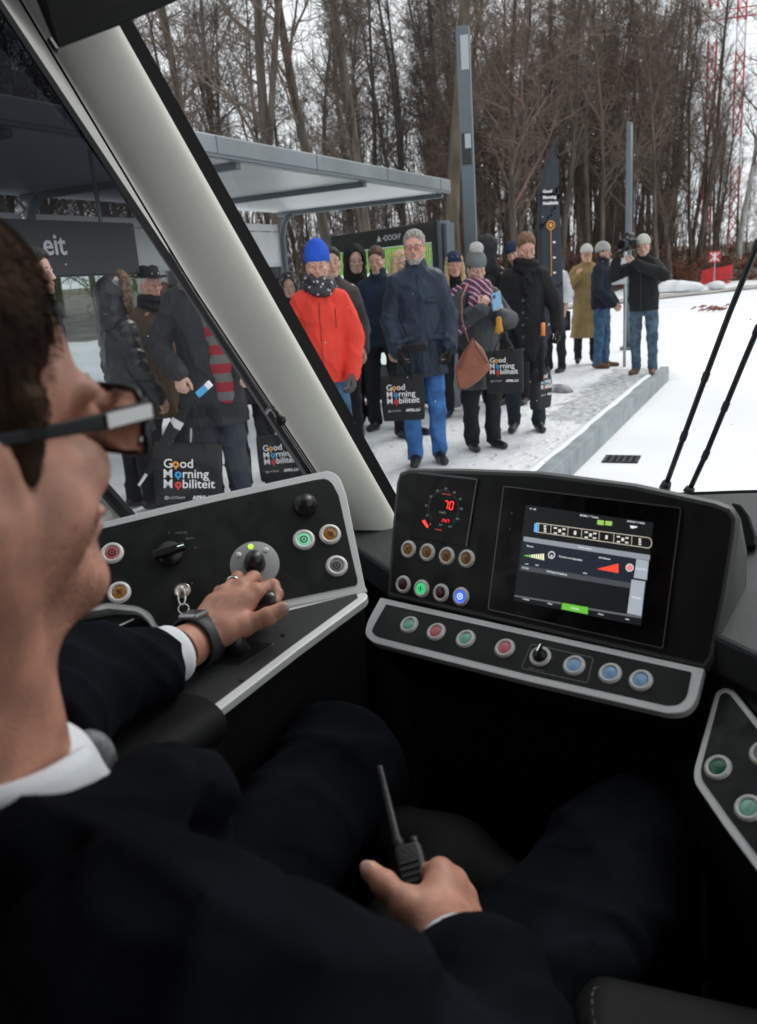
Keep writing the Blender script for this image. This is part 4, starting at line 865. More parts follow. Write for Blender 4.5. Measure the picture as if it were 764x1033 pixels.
# ---- right console
RP = Plane(P(740, 740, .93), (-.30, -.50, .80), (.9, -.2, 0))
rc = thing('side_console', 'black right console corner with silver border and green buttons at the picture edge', 'control panel', RP.at(760, 780)-[0, 0, .4]); KR = lambda o: w2(o, rc)
ro = [(722, 697), (731.6, 692.7), (741, 696), (764, 725), (800, 770), (930, 900), (900, 1060), (845, 990), (764, 879), (729, 832), (700, 789), (699.5, 777)]
q = roundpoly([RP.at(*p) for p in ro], [.008, .01, .006, 0, 0, 0, 0, 0, 0, 0, .012, .01], 4); mb = MB(); mb.prism(q, -RP.n*.02); KR(mb.build('console_frame', silver, rc, bevel=.002, seg=3))
ri = [(727, 701.5), (732, 699), (737, 701), (762, 733), (796, 778), (915, 900), (895, 1035), (850, 978), (768, 868), (735, 824), (708, 786), (707.5, 776)]
q = roundpoly([RP.at(*p, .0014) for p in ri], [.004, .004, .004, 0, 0, 0, 0, 0, 0, 0, .008, .006], 4); mb = MB(); mb.prism(q, -RP.n*.003); KR(mb.build('control_panel', panelb, rc))
for x, y, k_, l_ in ((725, 775, 'deepgreen', 'dark green push button'), (756, 816, 'green', 'green push button'), (771, 761, 'grey', 'grey push button')): KR(button(rc, RP, x, y, .0135, k_, l_, .0014))
mb = MB(); q = [RP.at(*p, -.021) for p in ro]; mb.loft([inset(q, .004, RP.n), [p+np.array([.03, .06, -.6]) for p in q]], cap=True); KR(mb.build('console_base', softb, rc))
q = [RP.at(*p, -.003) for p in ((741, 694), (764, 722), (800, 766), (830, 740), (800, 640), (764, 636))]; mb = MB(); mb.prism(q, _n(np.array([.2, .9, .5]))*.16); KR(mb.build('upper_panel', panelb, rc, bevel=.003))
# ---- cab shell
cab = thing('tram_cab', 'dim interior shell of the tram cab with cream pillar, tinted glass and wipers', 'tram cab', (0, 0, 0))
dk = mat('cab_dark', (.018, .019, .020), .6); deckm = mat('deck_grey', (.022, .025, .027), .6, bump=.1, bscale=300); cl = mat('cab_ceiling', (.55, .55, .52), .7)
def pl_pts(t): # pillar outer edge (side seal) and right edge at image y
    pass
N_ = 26; ys_ = np.linspace(-60, 535, N_); ringsA, seal1, seal2, groove, strip = [], [], [], [], []
for y in ys_:
    t = (y+60)/595.; d = .96+t*.50
    xl = 0+(y-8)*.6645; xg = 52+(y-50)*.6; xg = max(xg, xl+9); xr = 120+(y-25)*.5625; xs_ = xr+17-3*t
    if y > 470: k = (y-470)/65.; xl = xl-2*k
    g0 = P(xg, y, d); r0 = P(xr, y, d+.035); l0 = P(xl+7, y, d+.015); l1 = P(xl-2, y, d+.02); s1 = P(xs_, y, d+.042)
    wv = r0-g0; w_ = np.linalg.norm(wv); u_ = wv/w_; back = _n(g0-C0); back = _n(back-u_*back.dot(u_))
    ring = []
    for k in range(19):
        a = math.pi*k/18; ring.append(g0+u_*w_*(.5-.5*math.cos(a))-back*(.20*w_*math.sin(a)**.9)*(1.0))
    ring += [r0+back*.05, g0+back*.05]
    ringsA.append(ring)
    strip.append([g0-u_*.0035+back*.002, l0, l0+back*.03, g0-u_*.0035+back*.03])
    groove.append([g0+back*.004, g0-u_*.0036+back*.004, g0-u_*.0036+back*.02, g0+back*.02])
    seal1.append([l0+back*.003, l1+back*.004, l1+back*.03, l0+back*.03])
    seal2.append([r0+back*.002, s1+back*.004, s1+back*.03, r0+back*.03])
mb = MB(); mb.loft(ringsA, cap=True); pil = mb.build('window_pillar', cream, cab, smooth=True); smooth_angle(pil, 50)
for nm, rr, m in (('pillar_strip', strip, cream), ('pillar_groove', groove, rubber), ('side_seal', seal1, rubber), ('windscreen_seal', seal2, rubber)):
    mb = MB(); mb.loft(rr, cap=True); mb.build(nm, m, pil)
# clip on the pillar
c0 = P(283, 424, 1.29); mb = MB(); mb.lathe(c0, _n(C0-c0), [(.009, 0), (.009, .012), (.005, .014), (0, .014)], 12); c1 = P(274, 412, 1.29)
mb.tube([c0+_n(C0-c0)*.012, P(279, 416, 1.275), P(275, 411, 1.28), P(271, 413, 1.30), P(269.5, 416, 1.32)], .0035, 8); mb.build('hook', darkpl, pil, smooth=True)
# foot of the pillar on the dash
# windscreen glass
B0, B1 = P(389, 500, 1.50), P(121, -60, 1.0)
def wpt(s, t):
    e = B0*(1-t)+B1*t; wx = 2.15*s; bulge = .36*math.sin(math.pi*min(1, s))**.8; return e+np.array([wx*(1+.12*t), bulge*(1-.25*t)+.0*s, 0])
mb = MB(); rows = [[wpt(s, t) for s in np.linspace(0, 1, 22)] for t in np.linspace(-.12, 1.3, 10)]
for i in range(9):
    for j in range(21): mb.add([rows[i][j], rows[i][j+1], rows[i+1][j+1], rows[i+1][j]], [(0, 1, 2, 3)])
wsg = mb.build('windscreen', glassmat('windscreen_glass', (.93, .95, .94), .03), cab, smooth=True); wsg.modifiers.new('w', 'WELD')
# side window
A0, A1 = P(313, 480, 1.44), P(-45, -60, .985); Z0 = np.array([-1.16, -.35, 1.10]); Z1 = np.array([-1.10, -.55, 2.1])
rows = [[(A0*(1-t)+A1*t)*(1-s)+(Z0*(1-t)+Z1*t)*s for s in np.linspace(0, 1, 10)] for t in np.linspace(0, 1, 10)]
mb = MB()
for i in range(9):
    for j in range(9): mb.add([rows[i][j], rows[i][j+1], rows[i+1][j+1], rows[i+1][j]], [(0, 1, 2, 3)])
sg = mb.build('side_window', glassmat('tinted_glass', (.95, .96, .97), .02, band=(1.53, 1.64, (.055, .063, .075))), cab, smooth=True); sg.modifiers.new('w', 'WELD')
# lower window bar and sill
a, b_ = P(131, 522, 1.22), P(88, 474, 1.16); bk = _n(a-C0)
mb = MB(); mb.tube([a, b_, P(40, 420, 1.1)], .0105, 8); mb.build('window_bar', rubber, cab)
mb = MB(); mb.prism([P(127, 526, 1.23), P(104, 500, 1.20), P(100, 502, 1.20), P(98, 540, 1.20)], bk*.01); mb.build('window_sill', cream, cab)
mb = MB(); mb.prism([(-.66, 1.30, 1.06), (-.95, .85, 1.12), (-1.17, .0, 1.1), (-1.17, -.5, 1.1), (-1.17, -.5, 0), (-1.17, 0, 0), (-.95, .85, 0), (-.66, 1.3, 0)], (-.03, .01, 0)) if False else None
mb.loft([[(-.66, 1.30, 1.09), (-.93, .87, 1.14), (-1.15, .0, 1.1), (-1.17, -.8, 1.1)], [(-.66, 1.30, 0), (-.93, .87, 0), (-1.15, .0, 0), (-1.17, -.8, 0)]], closed=False); mb.build('side_wall', dk, cab)
# dash deck: around the pod to the windscreen
zD = 1.075
edge_ = [wpt(s, -.08) for s in np.linspace(0, 1, 16)]
mb = MB(); mb.prism([(-.72, 1.22, zD), (-.52, 1.05, zD), (-.42, 1.06, zD), (-.10, .99, zD), (.05, .86, zD), (.5, .75, zD), (1.3, .8, zD)]+[(p[0], p[1]-.005, zD) for p in reversed(edge_)], (0, 0, -.05)); mb.build('dash_deck', deckm, cab, bevel=.006)
mb = MB(); mb.loft([[(-.75, 1.3, zD-.04), (-.45, 1.15, zD-.04), (.0, 1.12, zD-.04), (.6, 1.0, zD-.04), (1.3, 1.1, zD-.04)], [(-.75, 1.3, 0), (-.45, 1.15, 0), (.0, 1.12, 0), (.6, 1.0, 0), (1.3, 1.1, 0)]], closed=False); mb.build('footwell_wall', dk, cab)
mb = MB(); mb.loft([[(p[0], p[1]+.012, zD+.0) for p in edge_], [(p[0], p[1]+.03, -.1) for p in edge_]], closed=False); mb.build('front_wall', dk, cab)
# black vent box right of the pod
q = P(752, 545, 1.22); mb = MB(); pl_ = Plane(q, _n(C0-q), (1, 0, 0))
mb.prism([pl_.at(*p) for p in ((738, 506), (748, 508), (757, 520), (764, 541), (764, 552), (744, 552))], np.array([.0, .06, -.03])); mb.build('vent_box', darkpl, cab, bevel=.004)
# wipers
wm = mat('wiper_black', (.012, .013, .014), .45)
def wiper(pts, label):
    q = [P(*p) for p in pts]; w_ = thing('wiper', None, None) if 0 else None
    mb = MB(); mb.tube(q, [.0054]*(len(q)-1)+[.004], 8); o_ = mb.build('wiper', wm, cab, smooth=True); o_['label'] = label
    mb = MB(); mb.tube([q[0]-(q[1]-q[0])*.02, q[0]+(q[1]-q[0])*.12], [.012, .009], 8); mb.build('wiper_pivot', wm, o_, smooth=True)
    for f_ in (.3, .55, .8):
        i = int(f_*(len(q)-1)); c = q[i]; d = _n(q[min(i+1, len(q)-1)]-q[i-1]); mb = MB(); mb.tube([c-d*.009, c+d*.009], .0068, 8); mb.build('wiper_joint', wm, o_)
wiper([(671, 492, 1.73), (690, 440, 1.66), (712, 380, 1.60), (736, 316, 1.54), (764, 247, 1.47), (800, 160, 1.38)], 'left wiper arm')
wiper([(695, 496, 1.73), (712, 459, 1.69), (732, 410, 1.64), (750, 366, 1.60), (764, 333, 1.57), (810, 230, 1.47)], 'right wiper arm')
# blind housing top left
bl = mat('blind_black', (.008, .009, .010), .7, spec=.2)
q = [P(28, -20, .80), P(57, 50, .80), P(126, 24, .84), P(186, -2, .88), P(210, -14, .90), P(210, -60, .9), P(28, -60, .8)]
mb = MB(); mb.prism(q, _n(ray(110, 10))*.10); mb.build('sun_blind', bl, cab, bevel=.004)
mb = MB(); mb.tube([P(50, 40, .80), P(57, 51, .80), P(60, 52, .80)], .003, 6); mb.build('blind_clip', darkpl, cab)
# ceiling, back wall, right side with window, floor
mb = MB(); mb.prism([(-1.12, .55, 2.12), (-.95, .78, 2.12), (0, .95, 2.2), (1.2, .85, 2.12), (1.3, -1.3, 2.12), (-1.25, -1.3, 2.12)], (0, 0, .05)); mb.build('ceiling', cl, cab)
mb = MB(); mb.prism([(-1.25, -1.32, 0), (1.3, -1.32, 0), (1.3, -1.32, 2.2), (-1.25, -1.32, 2.2)], (0, -.05, 0)); mb.build('rear_wall', mat('rear_wall', (.06, .06, .06), .7), cab)
mb = MB(); mb.box((1.28, -.2, .55), (.04, 2.3, 1.1)); mb.box((1.28, -.95, 1.6), (.04, .7, 1.1)); mb.build('right_wall', dk, cab)
mb = MB(); mb.box((-1.19, -.78, 1.15), (.04, 1.2, 2.2)); mb.build('left_wall', dk, cab)
mb = MB(); mb.box((0, .2, .02), (2.6, 3.0, .04)); mb.build('floor', mat('cab_floor', (.03, .03, .032), .7), cab)
mb = MB(); mb.tube([(1.28, .85, .9), (1.2, .75, 2.2)], .05, 10); mb.build('right_pillar', cream, cab, smooth=True)
# drops on the glass: uncountable melted flakes
rs = np.random.RandomState(3); mb = MB()
for k in range(150):
    s, t = rs.uniform(.0, .95), rs.uniform(-.02, .95); p = wpt(s, t); r = rs.choice([.0006, .0010, .0014], p=[.6, .3, .1]); nn = _n(C0-p)
    mb.lathe(p-nn*.002, nn, [(r, 0), (r*.7, r*.6), (0, r*.8)], 6)
for k in range(70):
    i = rs.rand(); j = rs.rand()*.8; p = (A0*(1-i)+A1*i)*(1-j)+(Z0*(1-i)+Z1*i)*j; r = rs.choice([.0006, .0010, .0013], p=[.6, .3, .1]); nn = _n(C0-p); mb.lathe(p-nn*.002, nn, [(r, 0), (r*.7, r*.6), (0, r*.8)], 6)
tag(mb.build('water_drops', mat('melt_water', (.75, .77, .8), .1, spec=.8), None, smooth=True), 'melted snow specks on the tram windows', 'water drops', kind='stuff')
# ================================================================== PEOPLE
skinA = mat('skin_fair', (.56, .34, .26), .5, noise=.08, nscale=14, bump=.05, bscale=120)
skinB = mat('skin_pink', (.58, .31, .24), .5, noise=.12, nscale=12)
skinC = mat('skin_tan', (.46, .26, .18), .5, noise=.08, nscale=14)
lipm = mat('lips', (.42, .16, .13), .45); eyew = mat('eye_white', (.62, .60, .57), .25); eyed = mat('eye_dark', (.03, .022, .015), .15)
def fabric(nm, c, rough=.85, noise=.10, ns=9, bump=.04, bs=160, sheen=.0, spec=.25): return mat(nm, c, rough, noise=noise, nscale=ns, bump=bump, bscale=bs, sheen=sheen, spec=spec)
def add_head(s, O, A, sc=1., k=.014, jaw=1., neck=True, ear=True):
    T = lambda p: np.array(O)+A@(np.array(p, float)*sc); R_ = lambda r: np.array(r)*sc
    E_ = lambda c, r, kk=k*sc, op='u': s.ell(T(c), R_(r), k=kk, op=op, M=A)
    C_ = lambda a, b, ra, rb, kk=k*sc, op='u': s.cone(T(a), T(b), ra*sc, rb*sc, k=kk, op=op)
    E_((0, -.018, .036), (.075, .094, .087)); E_((0, .036, .030), (.062, .050, .058)); E_((0, .030, -.048), (.055, .054, .066))
    for x in (-1, 1):
        C_((x*.052*jaw, -.002, -.062), (x*.020, .068, -.104), .022, .019); E_((x*.043, .060, -.026), (.024, .020, .019)); E_((x*.034, .074, .017), (.023, .012, .009), .012)
        E_((x*.052*jaw, .015, -.03), (.018, .03, .045))
    E_((0, .076, -.102), (.022, .019, .017)); E_((0, .070, -.070), (.030, .024, .028))
    for x in (-1, 1): E_((x*.032, .103, .001), (.016, .012, .008), .014*sc, 'c')
    for x in (-1, 1): E_((x*.0315, .0785, -.001), (.0145, .0125, .0115), .004)
    C_((0, .086, .004), (0, .107, -.036), .0085, .0115, .008); 
    for x in (-1, 1): E_((x*.0125, .096, -.040), (.0085, .011, .0085), .005)
    E_((0, .093, -.066), (.023, .009, .0055), .005); E_((0, .091, -.077), (.019, .009, .0062), .005); C_((-.021, .099, -.0715), (.021, .099, -.0715), .0016, .0016, .003, 'c')
    if ear:
        for x in (-1, 1):
            E_((x*.076, -.012, -.016), (.0085, .0175, .031), .006); E_((x*.086, -.006, -.014), (.006, .010, .018), .006, 'c')
    if neck: C_((0, -.028, -.06), (0, -.048, -.20), .054, .060, .02)
def hand(s, W_, d, n, side, curl=.5, sc=1., k=.006, thumb=0.):
    d = _n(d); n = _n(n-d*np.dot(n, d)); t = -side*np.cross(d, n); J = {}
    L = (.074, .082, .076, .060); off = (.027, .009, -.009, -.026); dn = (.084, .088, .083, .076); spread = (.12, .03, -.05, -.14)
    for i in range(4):
        m = W_+(d*dn[i]+t*off[i])*sc; s.cone(W_+t*off[i]*.45*sc, m, .0155*sc, .0118*sc, k=.010*sc)
        a = 0.; p = m; dd0 = _n(d+t*spread[i])
        for j, (f, ca, r0, r1) in enumerate(((.46, .75, .0098, .0090), (.30, 1.15, .0090, .0083), (.24, .8, .0083, .0072))):
            a += curl*ca; dd = dd0*math.cos(a)-n*math.sin(a); q = p+dd*L[i]*f*sc; s.cone(p, q, r0*sc, r1*sc, k=.003*sc); p = q
    c = W_+(d*.018+t*.024)*sc; a1 = c+_n(d*.75+t*.62-n*.25)*.042*sc; a2 = a1+_n(d*.95+t*(.25-thumb)-n*.3)*.032*sc; a3 = a2+_n(d*.95-t*(.1+thumb)-n*.4)*.027*sc
    s.cone(c, a1, .0165*sc, .0122*sc, k=.01*sc); s.cone(a1, a2, .0118*sc, .0102*sc, k=.004*sc); s.cone(a2, a3, .0102*sc, .0085*sc, k=.004*sc)
    s.cone(W_-d*.03*sc, W_+d*.01*sc, .025*sc, .024*sc, k=.012*sc); return W_+d*.1*sc-n*.03*sc
def headgear(parent, spec, O, A, sc, hm=None):
    M = np.eye(4); M[:3, :3] = A*sc; M[:3, 3] = O
    def part(nm, s, m): return sobj(nm, s, m, parent, M)
    k = spec[0]
    if k in ('beanie', 'bobble'):
        col, up = spec[1], spec[2]
        s = SDF((-.13, -.15, -.06), (.13, .15, .24), .0065, .02); s.ell((0, -.016, .05), (.089, .110, .095)).ell((0, -.02, .05+up), (.072, .085, .08), k=.05); s.clip((0, .0, -1), -.030)
        s.noise(lambda X, Y, Z: -.0022*np.sin(np.arctan2(Y, X)*34)*(1+0*Z)); part('hat', s, col)
        s = SDF((-.13, -.15, -.06), (.13, .15, .09), .0065, .01); s.cone((0, -.016, .030), (0, -.016, .060), .086, .088, sq=1.2); s.clip((0, -.25, 1), .078); s.clip((0, .25, -1), -.024); s.noise(lambda X, Y, Z: -.0022*np.sin(np.arctan2(Y, X)*34)*(1+0*Z)); part('hat_cuff', s, col)
        if k == 'bobble':
            s = SDF((-.10, -.12, .08), (.10, .09, .27), .005, .01); s.ell((0, -.02, .172), (.062, .062, .056)); s.noise(lambda X, Y, Z: -.011*(np.sin(X*260+Z*130)*np.sin(Y*240-X*90)*np.sin(Z*250+Y*70))); part('pompom', s, spec[3])
    if k == 'fedora':
        mb = MB(); n = 32; pr_ = [(.148, .052), (.150, .056), (.12, .047), (.098, .050), (.095, .052), (.090, .10), (.080, .140), (.05, .147), (.0, .138)]
        rings = [[(r*math.cos(a)*.88, r*math.sin(a)*1.08-.01, z+(.014*abs(math.cos(a))**3 if r > .1 else 0)-(.02*(1-abs(math.cos(a))) if z > .13 else 0)) for a in np.linspace(0, 2*math.pi, n, endpoint=False)] for r, z in pr_]
        mb.loft(rings, cap=True); mb.v = [tuple(M[:3, :3]@np.array(v)+M[:3, 3]) for v in mb.v]; mb.build('hat', spec[1], parent, smooth=True)
        mb = MB(); rings = [[(r*math.cos(a)*.88, r*math.sin(a)*1.08-.01, z) for a in np.linspace(0, 2*math.pi, n, endpoint=False)] for r, z in ((.098, .053), (.0955, .078))]; mb.loft(rings); mb.v = [tuple(M[:3, :3]@np.array(v)+M[:3, 3]) for v in mb.v]; mb.build('hat_band', spec[2], parent, smooth=True)
    if k == 'hood':
        s = SDF((-.19, -.21, -.25), (.19, .2, .22), .008, .03); s.ell((0, -.03, .03), (.118, .135, .135)); s.cone((0, -.05, -.08), (0, -.06, -.18), .115, .125, sq=.9)
        s.ell((0, .10, -.015), (.076, .12, .112), k=.02, op='c'); s.ell((0, -.01, .02), (.083, .105, .1), k=.01, op='c'); s.noise(folds(.005, 26, 4)); part('hood', s, spec[1])
        if len(spec) > 2:
            s = SDF((-.22, -.10, -.25), (.22, .24, .26), .007, .01); a = np.linspace(-2.5, 2.5, 15)+math.pi/2
            pts = [(.105*math.cos(x), .058-.02*math.cos(x)**2, .02+.135*math.sin(x)) for x in a]
            s.chain(pts, [.036]*15, k=.01); s.noise(lambda X, Y, Z: -.013*np.sin(X*210+Y*60)*np.sin(Y*230+Z*80)*np.sin(Z*220-X*50)-.008*np.sin(X*420)*np.sin(Z*390)); part('fur_trim', s, spec[2])
    if k == 'hair':
        style, m = spec[1], spec[2]
        s = SDF((-.14, -.16, -.36), (.14, .14, .17), .006, .012)
        up = spec[3] if len(spec) > 3 else 0
        s.ell((0, -.020, .043+up*.3), (.0815, .100, .089+up*.5)); s.ell((0, .028, .068+up), (.064, .062, .050), k=.02)
        s.ell((0, -.07, -.03), (.062, .045, .055), k=.02)
        s.ell((0, .121, .004), (.082, .078, .090), k=.006, op='c'); s.ell((0, .09, -.08), (.13, .088, .082), k=.008, op='c')
        for x in (-1, 1): s.ell((x*.085, -.008, -.018), (.02, .022, .036), k=.006, op='c')
        if style == 'long':
            for x in (-1, 1): s.chain([(x*.062, .02, .07), (x*.083, .012, -.02), (x*.088, .02, -.12), (x*.082, .05, -.22)], [.03, .024, .026, .018], k=.02)
            s.chain([(0, -.07, .0), (0, -.095, -.1), (0, -.1, -.2)], [.07, .075, .06], k=.03)
        s.noise(lambda X, Y, Z: -.0040*np.sin(X*210+3*np.sin(Z*40))*np.sin(Y*150+Z*60)-.002*np.sin(X*90+Y*130+Z*70)); part('hair', s, m)
    if k == 'glasses':
        mb = MB()
        for x in (-1, 1):
            pts = [(x*(.033+.024*math.copysign(abs(math.cos(a))**.6, math.cos(a))), .098, -.004+.016*math.copysign(abs(math.sin(a))**.6, math.sin(a))) for a in np.linspace(0, 2*math.pi, 17)]; mb.tube(pts, .0017, 5)
            mb.tube([(x*.058, .096, .004), (x*.074, .04, .004), (x*.077, -.01, .0)], .0018, 5)
        mb.tube([(-.01, .101, .0), (.01, .101, .0)], .0016, 5); mb.v = [tuple(M[:3, :3]@np.array(v)+M[:3, 3]) for v in mb.v]; mb.build('glasses', spec[1], parent)
    if k == 'beard':
        s = SDF((-.08, -.02, -.15), (.08, .13, -.02), .005, .012)
        for x in (-1, 1): s.cone((x*.057, .008, -.045), (x*.022, .072, -.106), .018, .021)
        s.ell((0, .080, -.101), (.026, .020, .022)); s.ell((0, .098, -.057), (.024, .0065, .006)); s.ell((0, .100, -.0725), (.017, .012, .008), k=.003, op='c')
        s.noise(lambda X, Y, Z: -.0015*np.sin(X*500)*np.sin(Z*450)); part('beard', s, spec[1])
def face_bits(parent, O, A, sc, brow, eyes=True, smile=False):
    M = np.eye(4); M[:3, :3] = A*sc; M[:3, 3] = O; f = lambda mb: setattr(mb, 'v', [tuple(M[:3, :3]@np.array(v)+M[:3, 3]) for v in mb.v])
    if eyes:
        mb = MB()
        for x in (-1, 1): mb.lathe((x*.0315, .0855, -.0005), (x*.12, 1, 0), [(.0072, -.002), (.0058, .0022), (.0, .0046)], 12)
        f(mb); mb.build('eyes', eyew, parent, smooth=True)
        mb = MB()
        for x in (-1, 1): mb.lathe((x*.0315, .0872, -.0008), (x*.06, 1, -.1), [(.0046, .0005), (.0042, .0030), (.0, .0036)], 12)
        f(mb); mb.build('irises', eyed, parent, smooth=True)
    mb = MB()
    for x in (-1, 1): mb.tube([(x*.016, .0895, .0155), (x*.031, .0885, .021), (x*.046, .076, .0165)], [.0024, .003, .0014], 6)
    f(mb); mb.build('eyebrows', brow, parent, smooth=True)
    s = SDF((-.03, .07, -.09), (.03, .115, -.05), .003, .003)
    w = .024 if smile else .0215
    s.ell((0, .0938, -.0665), (w, .0092, .0048)); s.ell((0, .0922, -.0765), (w*.85, .0092, .0056)); s.cone((-.021, .1025, -.0715), (.021, .1025, -.0715), .0015, op='c', k=.001)
    sobj('lips', s, lipm, parent, M)
def rotz(a): c, s = math.cos(a), math.sin(a); return np.array([[c, -s, 0], [s, c, 0], [0, 0, 1]])
def rotx(a): c, s = math.cos(a), math.sin(a); return np.array([[1, 0, 0], [0, c, -s], [0, s, c]])
def roty(a): c, s = math.cos(a), math.sin(a); return np.array([[c, 0, s], [0, 1, 0], [-s, 0, c]])
trn = fabric('trouser_black', (.018, .018, .021)); shoe = mat('shoe_black', (.016, .015, .015), .4, noise=.3, nscale=30); glove = fabric('glove_black', (.015, .015, .016), .7)
def person(label, pos, face, H=1.75, coat=None, hem=.80, puffy=0., legs=trn, shoes=shoe, skin=skinA, R=None, L=None, head=(0, 0), gear=(), brow=None, wide=1., h=.009, seed=1,
           glovesR=None, glovesL=None, quilt=0, legw=1., stance=.11, belt=None, curl=(.7, .7), hd=(None, None), collar=1, step=0., smile=False, coat_name='coat', lean=0.):
    sc = H/1.78; rz = math.atan2(face[1], face[0])-math.pi/2; t1 = thing('person', label, 'person', (pos[0], pos[1], pos[2] if len(pos) > 2 else .0), rz); t1.scale = (sc,)*3
    js = np.random.RandomState(seed+100); head = (head[0]+js.uniform(-7, 7), *head[1:]); wide = .90*wide; t1.rotation_euler[1] = js.uniform(-.022, .022); jz = js.uniform(-.03, .05, 4)
    R = R or ((.232*wide, -.03+jz[0], 1.14), (.228*wide, .06+jz[0]*2, .90+jz[1])); L = L or ((-.232*wide, -.03+jz[2], 1.14), (-.228*wide, .06+jz[2]*2, .90+jz[3])); stance *= js.uniform(.8, 1.1); step = step or js.uniform(-.04, .04)
    R = [np.array(p, float) for p in R]; L = [np.array(p, float) for p in L]
    A = rotz(math.radians(head[0]))@rotx(math.radians(head[1])); O = np.array([0, .025-.0+lean, 1.655]); 
    if len(head) > 2: A = rotz(math.radians(head[0]))@roty(math.radians(head[2]))@rotx(math.radians(head[1]))
    lo = np.minimum(np.minimum(R[1], L[1]), (-.36, -.22, -.02))-.16; hi = np.maximum(np.maximum(R[1], L[1]), (.36, .26, 1.82))+.16; lo[2] = -.01; hi[2] = 1.84
    shr, shl = np.array([.158*wide, lean*.7, 1.425]), np.array([-.158*wide, lean*.7, 1.425])
    # body
    s = SDF(lo, hi, h, .03); add_head(s, O, A, 1.0)
    s.cone((0, lean*.9, 1.42), (0, lean-.0, 1.53), .065, .055, k=.03)
    s.chain([(0, 0, .93), (0, 0, 1.08), (0, lean*.5, 1.32)], [.125, .115, .14], sq=.7); s.cone(shr*[.8, 1, 1], shl*[.8, 1, 1], .055)
    for sh, (el_, wr), sd in ((shr, R, 1), (shl, L, -1)): s.chain([sh, el_, wr], [.048, .036, .026], k=.02)
    fx = ((stance, step), (-stance, -step))
    for x, y in fx: s.chain([(x*.85, 0, .92), (x, .01+y*.5, .50), (x, -.01+y, .08)], [.075, .05, .035], k=.02); s.cone((x, -.03+y, .04), (x*1.15, .11+y, .03), .028, .024)
    hands = []
    for (el_, wr), sd, cu, dn in ((R, 1, curl[0], hd[0]), (L, -1, curl[1], hd[1])):
        d = wr-el_ if dn is None else np.array(dn[0], float); nb = np.array([sd*1., .25, .0]) if dn is None else np.array(dn[1], float); hands.append((wr, d, nb, sd, cu))
    for wr, d, nb, sd, cu in hands: hand(s, wr+_n(d)*.01, d, nb, sd, cu, 1.0, k=.005)
    sobj('body', s, skin, t1)
    face_bits(t1, O, A, 1.0, brow or mat('brow_brown', (.09, .055, .035), .9), smile=smile)
    # coat
    pf = .022+puffy; s = SDF(lo, hi, h, .035)
    s.chain([(0, .005, 1.0), (0, .0, 1.12), (0, lean*.6, 1.30)], [.140*wide+pf, .138*wide+pf, .155*wide+pf], sq=.78)
    for sh in (shr, shl): s.cone((sh*[.15, 1, 1])+[0, 0, .055], sh*[.93, 1, 1]+[0, 0, -.012], .052+pf*.5, .056+pf*.5, k=.03)
    s.chain([(0, 0, 1.0), (0, 0, max(hem-.05, .3))], [.145*wide+pf, (.150+max(0, .85-hem)*.08)*wide+pf], sq=.80)
    for sh, (el_, wr) in ((shr, R), (shl, L)):
        e = wr+_n(wr-el_)*.005; s.chain([sh*[.97, 1, 1]+[0, 0, -.02], el_], [.050+pf*.8, .044+pf*.8], k=.012); s.chain([el_, e], [.044+pf*.8, .035+pf*.6], k=.012)
    for (el_, wr) in (R, L): 
        pass
    if collar: s.cone((0, lean-.01, 1.44), (0, lean+.01, 1.50+.02*collar), .072+pf*.5, .070+pf*.3, k=.025)
    if quilt: s.noise(lambda X, Y, Z: -.006*np.abs(np.sin(Z*math.pi/quilt))+.003)
    s.noise(folds(.0085, 13, seed)); s.noise(folds(.003, 34, seed+9)); s.noise(lambda X, Y, Z: -.010*np.clip((1.05-Z)/.4, 0, 1)*np.sin(np.arctan2(Y, X)*7+seed))
    s.clip((0, 0, -1), -hem); ct = sobj(coat_name, s, coat, t1)
    def front(x, z):   # y of the coat front
        i = int(round((x-s.lo[0])/s.h)); k_ = int(round((z-s.lo[2])/s.h)); col = s.F[i, :, k_]; j = np.where(col < 0)[0]; return s.lo[1]+s.h*(j.max()+.6) if len(j) else .15
    # trousers
    s2 = SDF((-.32, -.35, -.02), (.32, .35, 1.06), h, .03); s2.cone((0, 0, .94), (0, 0, 1.02), .15, .14, sq=.72)
    for x, y in fx: s2.chain([(x*.8, 0, .90), (x, .01+y*.5, .50), (x, -.01+y, .07)], [.098*legw, .072*legw, .062*legw], k=.03)
    s2.noise(folds(.009, 17, seed+3)); s2.clip((0, 0, -1), -.045); sobj('trousers', s2, legs, t1)
    for x, y in fx:
        s3 = SDF((x-.09, -.16+y, -.02), (x+.09, .28+y, .16), .007, .02); s3.cone((x, -.045+y, .05), (x*1.02, .04+y, .055), .040, .040).cone((x, .0+y, .045), (x*1.25, .165+y, .034), .042, .034).cone((x, -.02+y, .06), (x, -.015+y, .12), .042, .044); s3.clip((0, 0, -1), -.004); sobj('shoe', s3, shoes, t1)
    for gm, i in ((glovesR, 0), (glovesL, 1)):
        if gm:
            wr, d, nb, sd, cu = hands[i]; s4 = SDF(wr-.17, wr+.17, .006, .006); hand(s4, wr+_n(d)*.006, d, nb, sd, cu, 1.12); sobj('glove', s4, gm, t1)
    for g in gear: headgear(t1, g, O, A, 1.0)
    cs, sn = math.cos(rz), math.sin(rz); base = np.array([pos[0], pos[1], pos[2] if len(pos) > 2 else 0])
    wl = lambda p: base+rotz(rz)@(np.array(p, float)*sc)
    return dict(t=t1, w=wl, front=front, rz=rz, sc=sc, R=R, L=L, O=O, A=A, ct=ct)
def local_tube(q, nm, pts, r, m, n=8, flat=None): mb = MB(); mb.tube(pts, r, n, flat=flat); return mb.build(nm, m, q['t'], smooth=True)
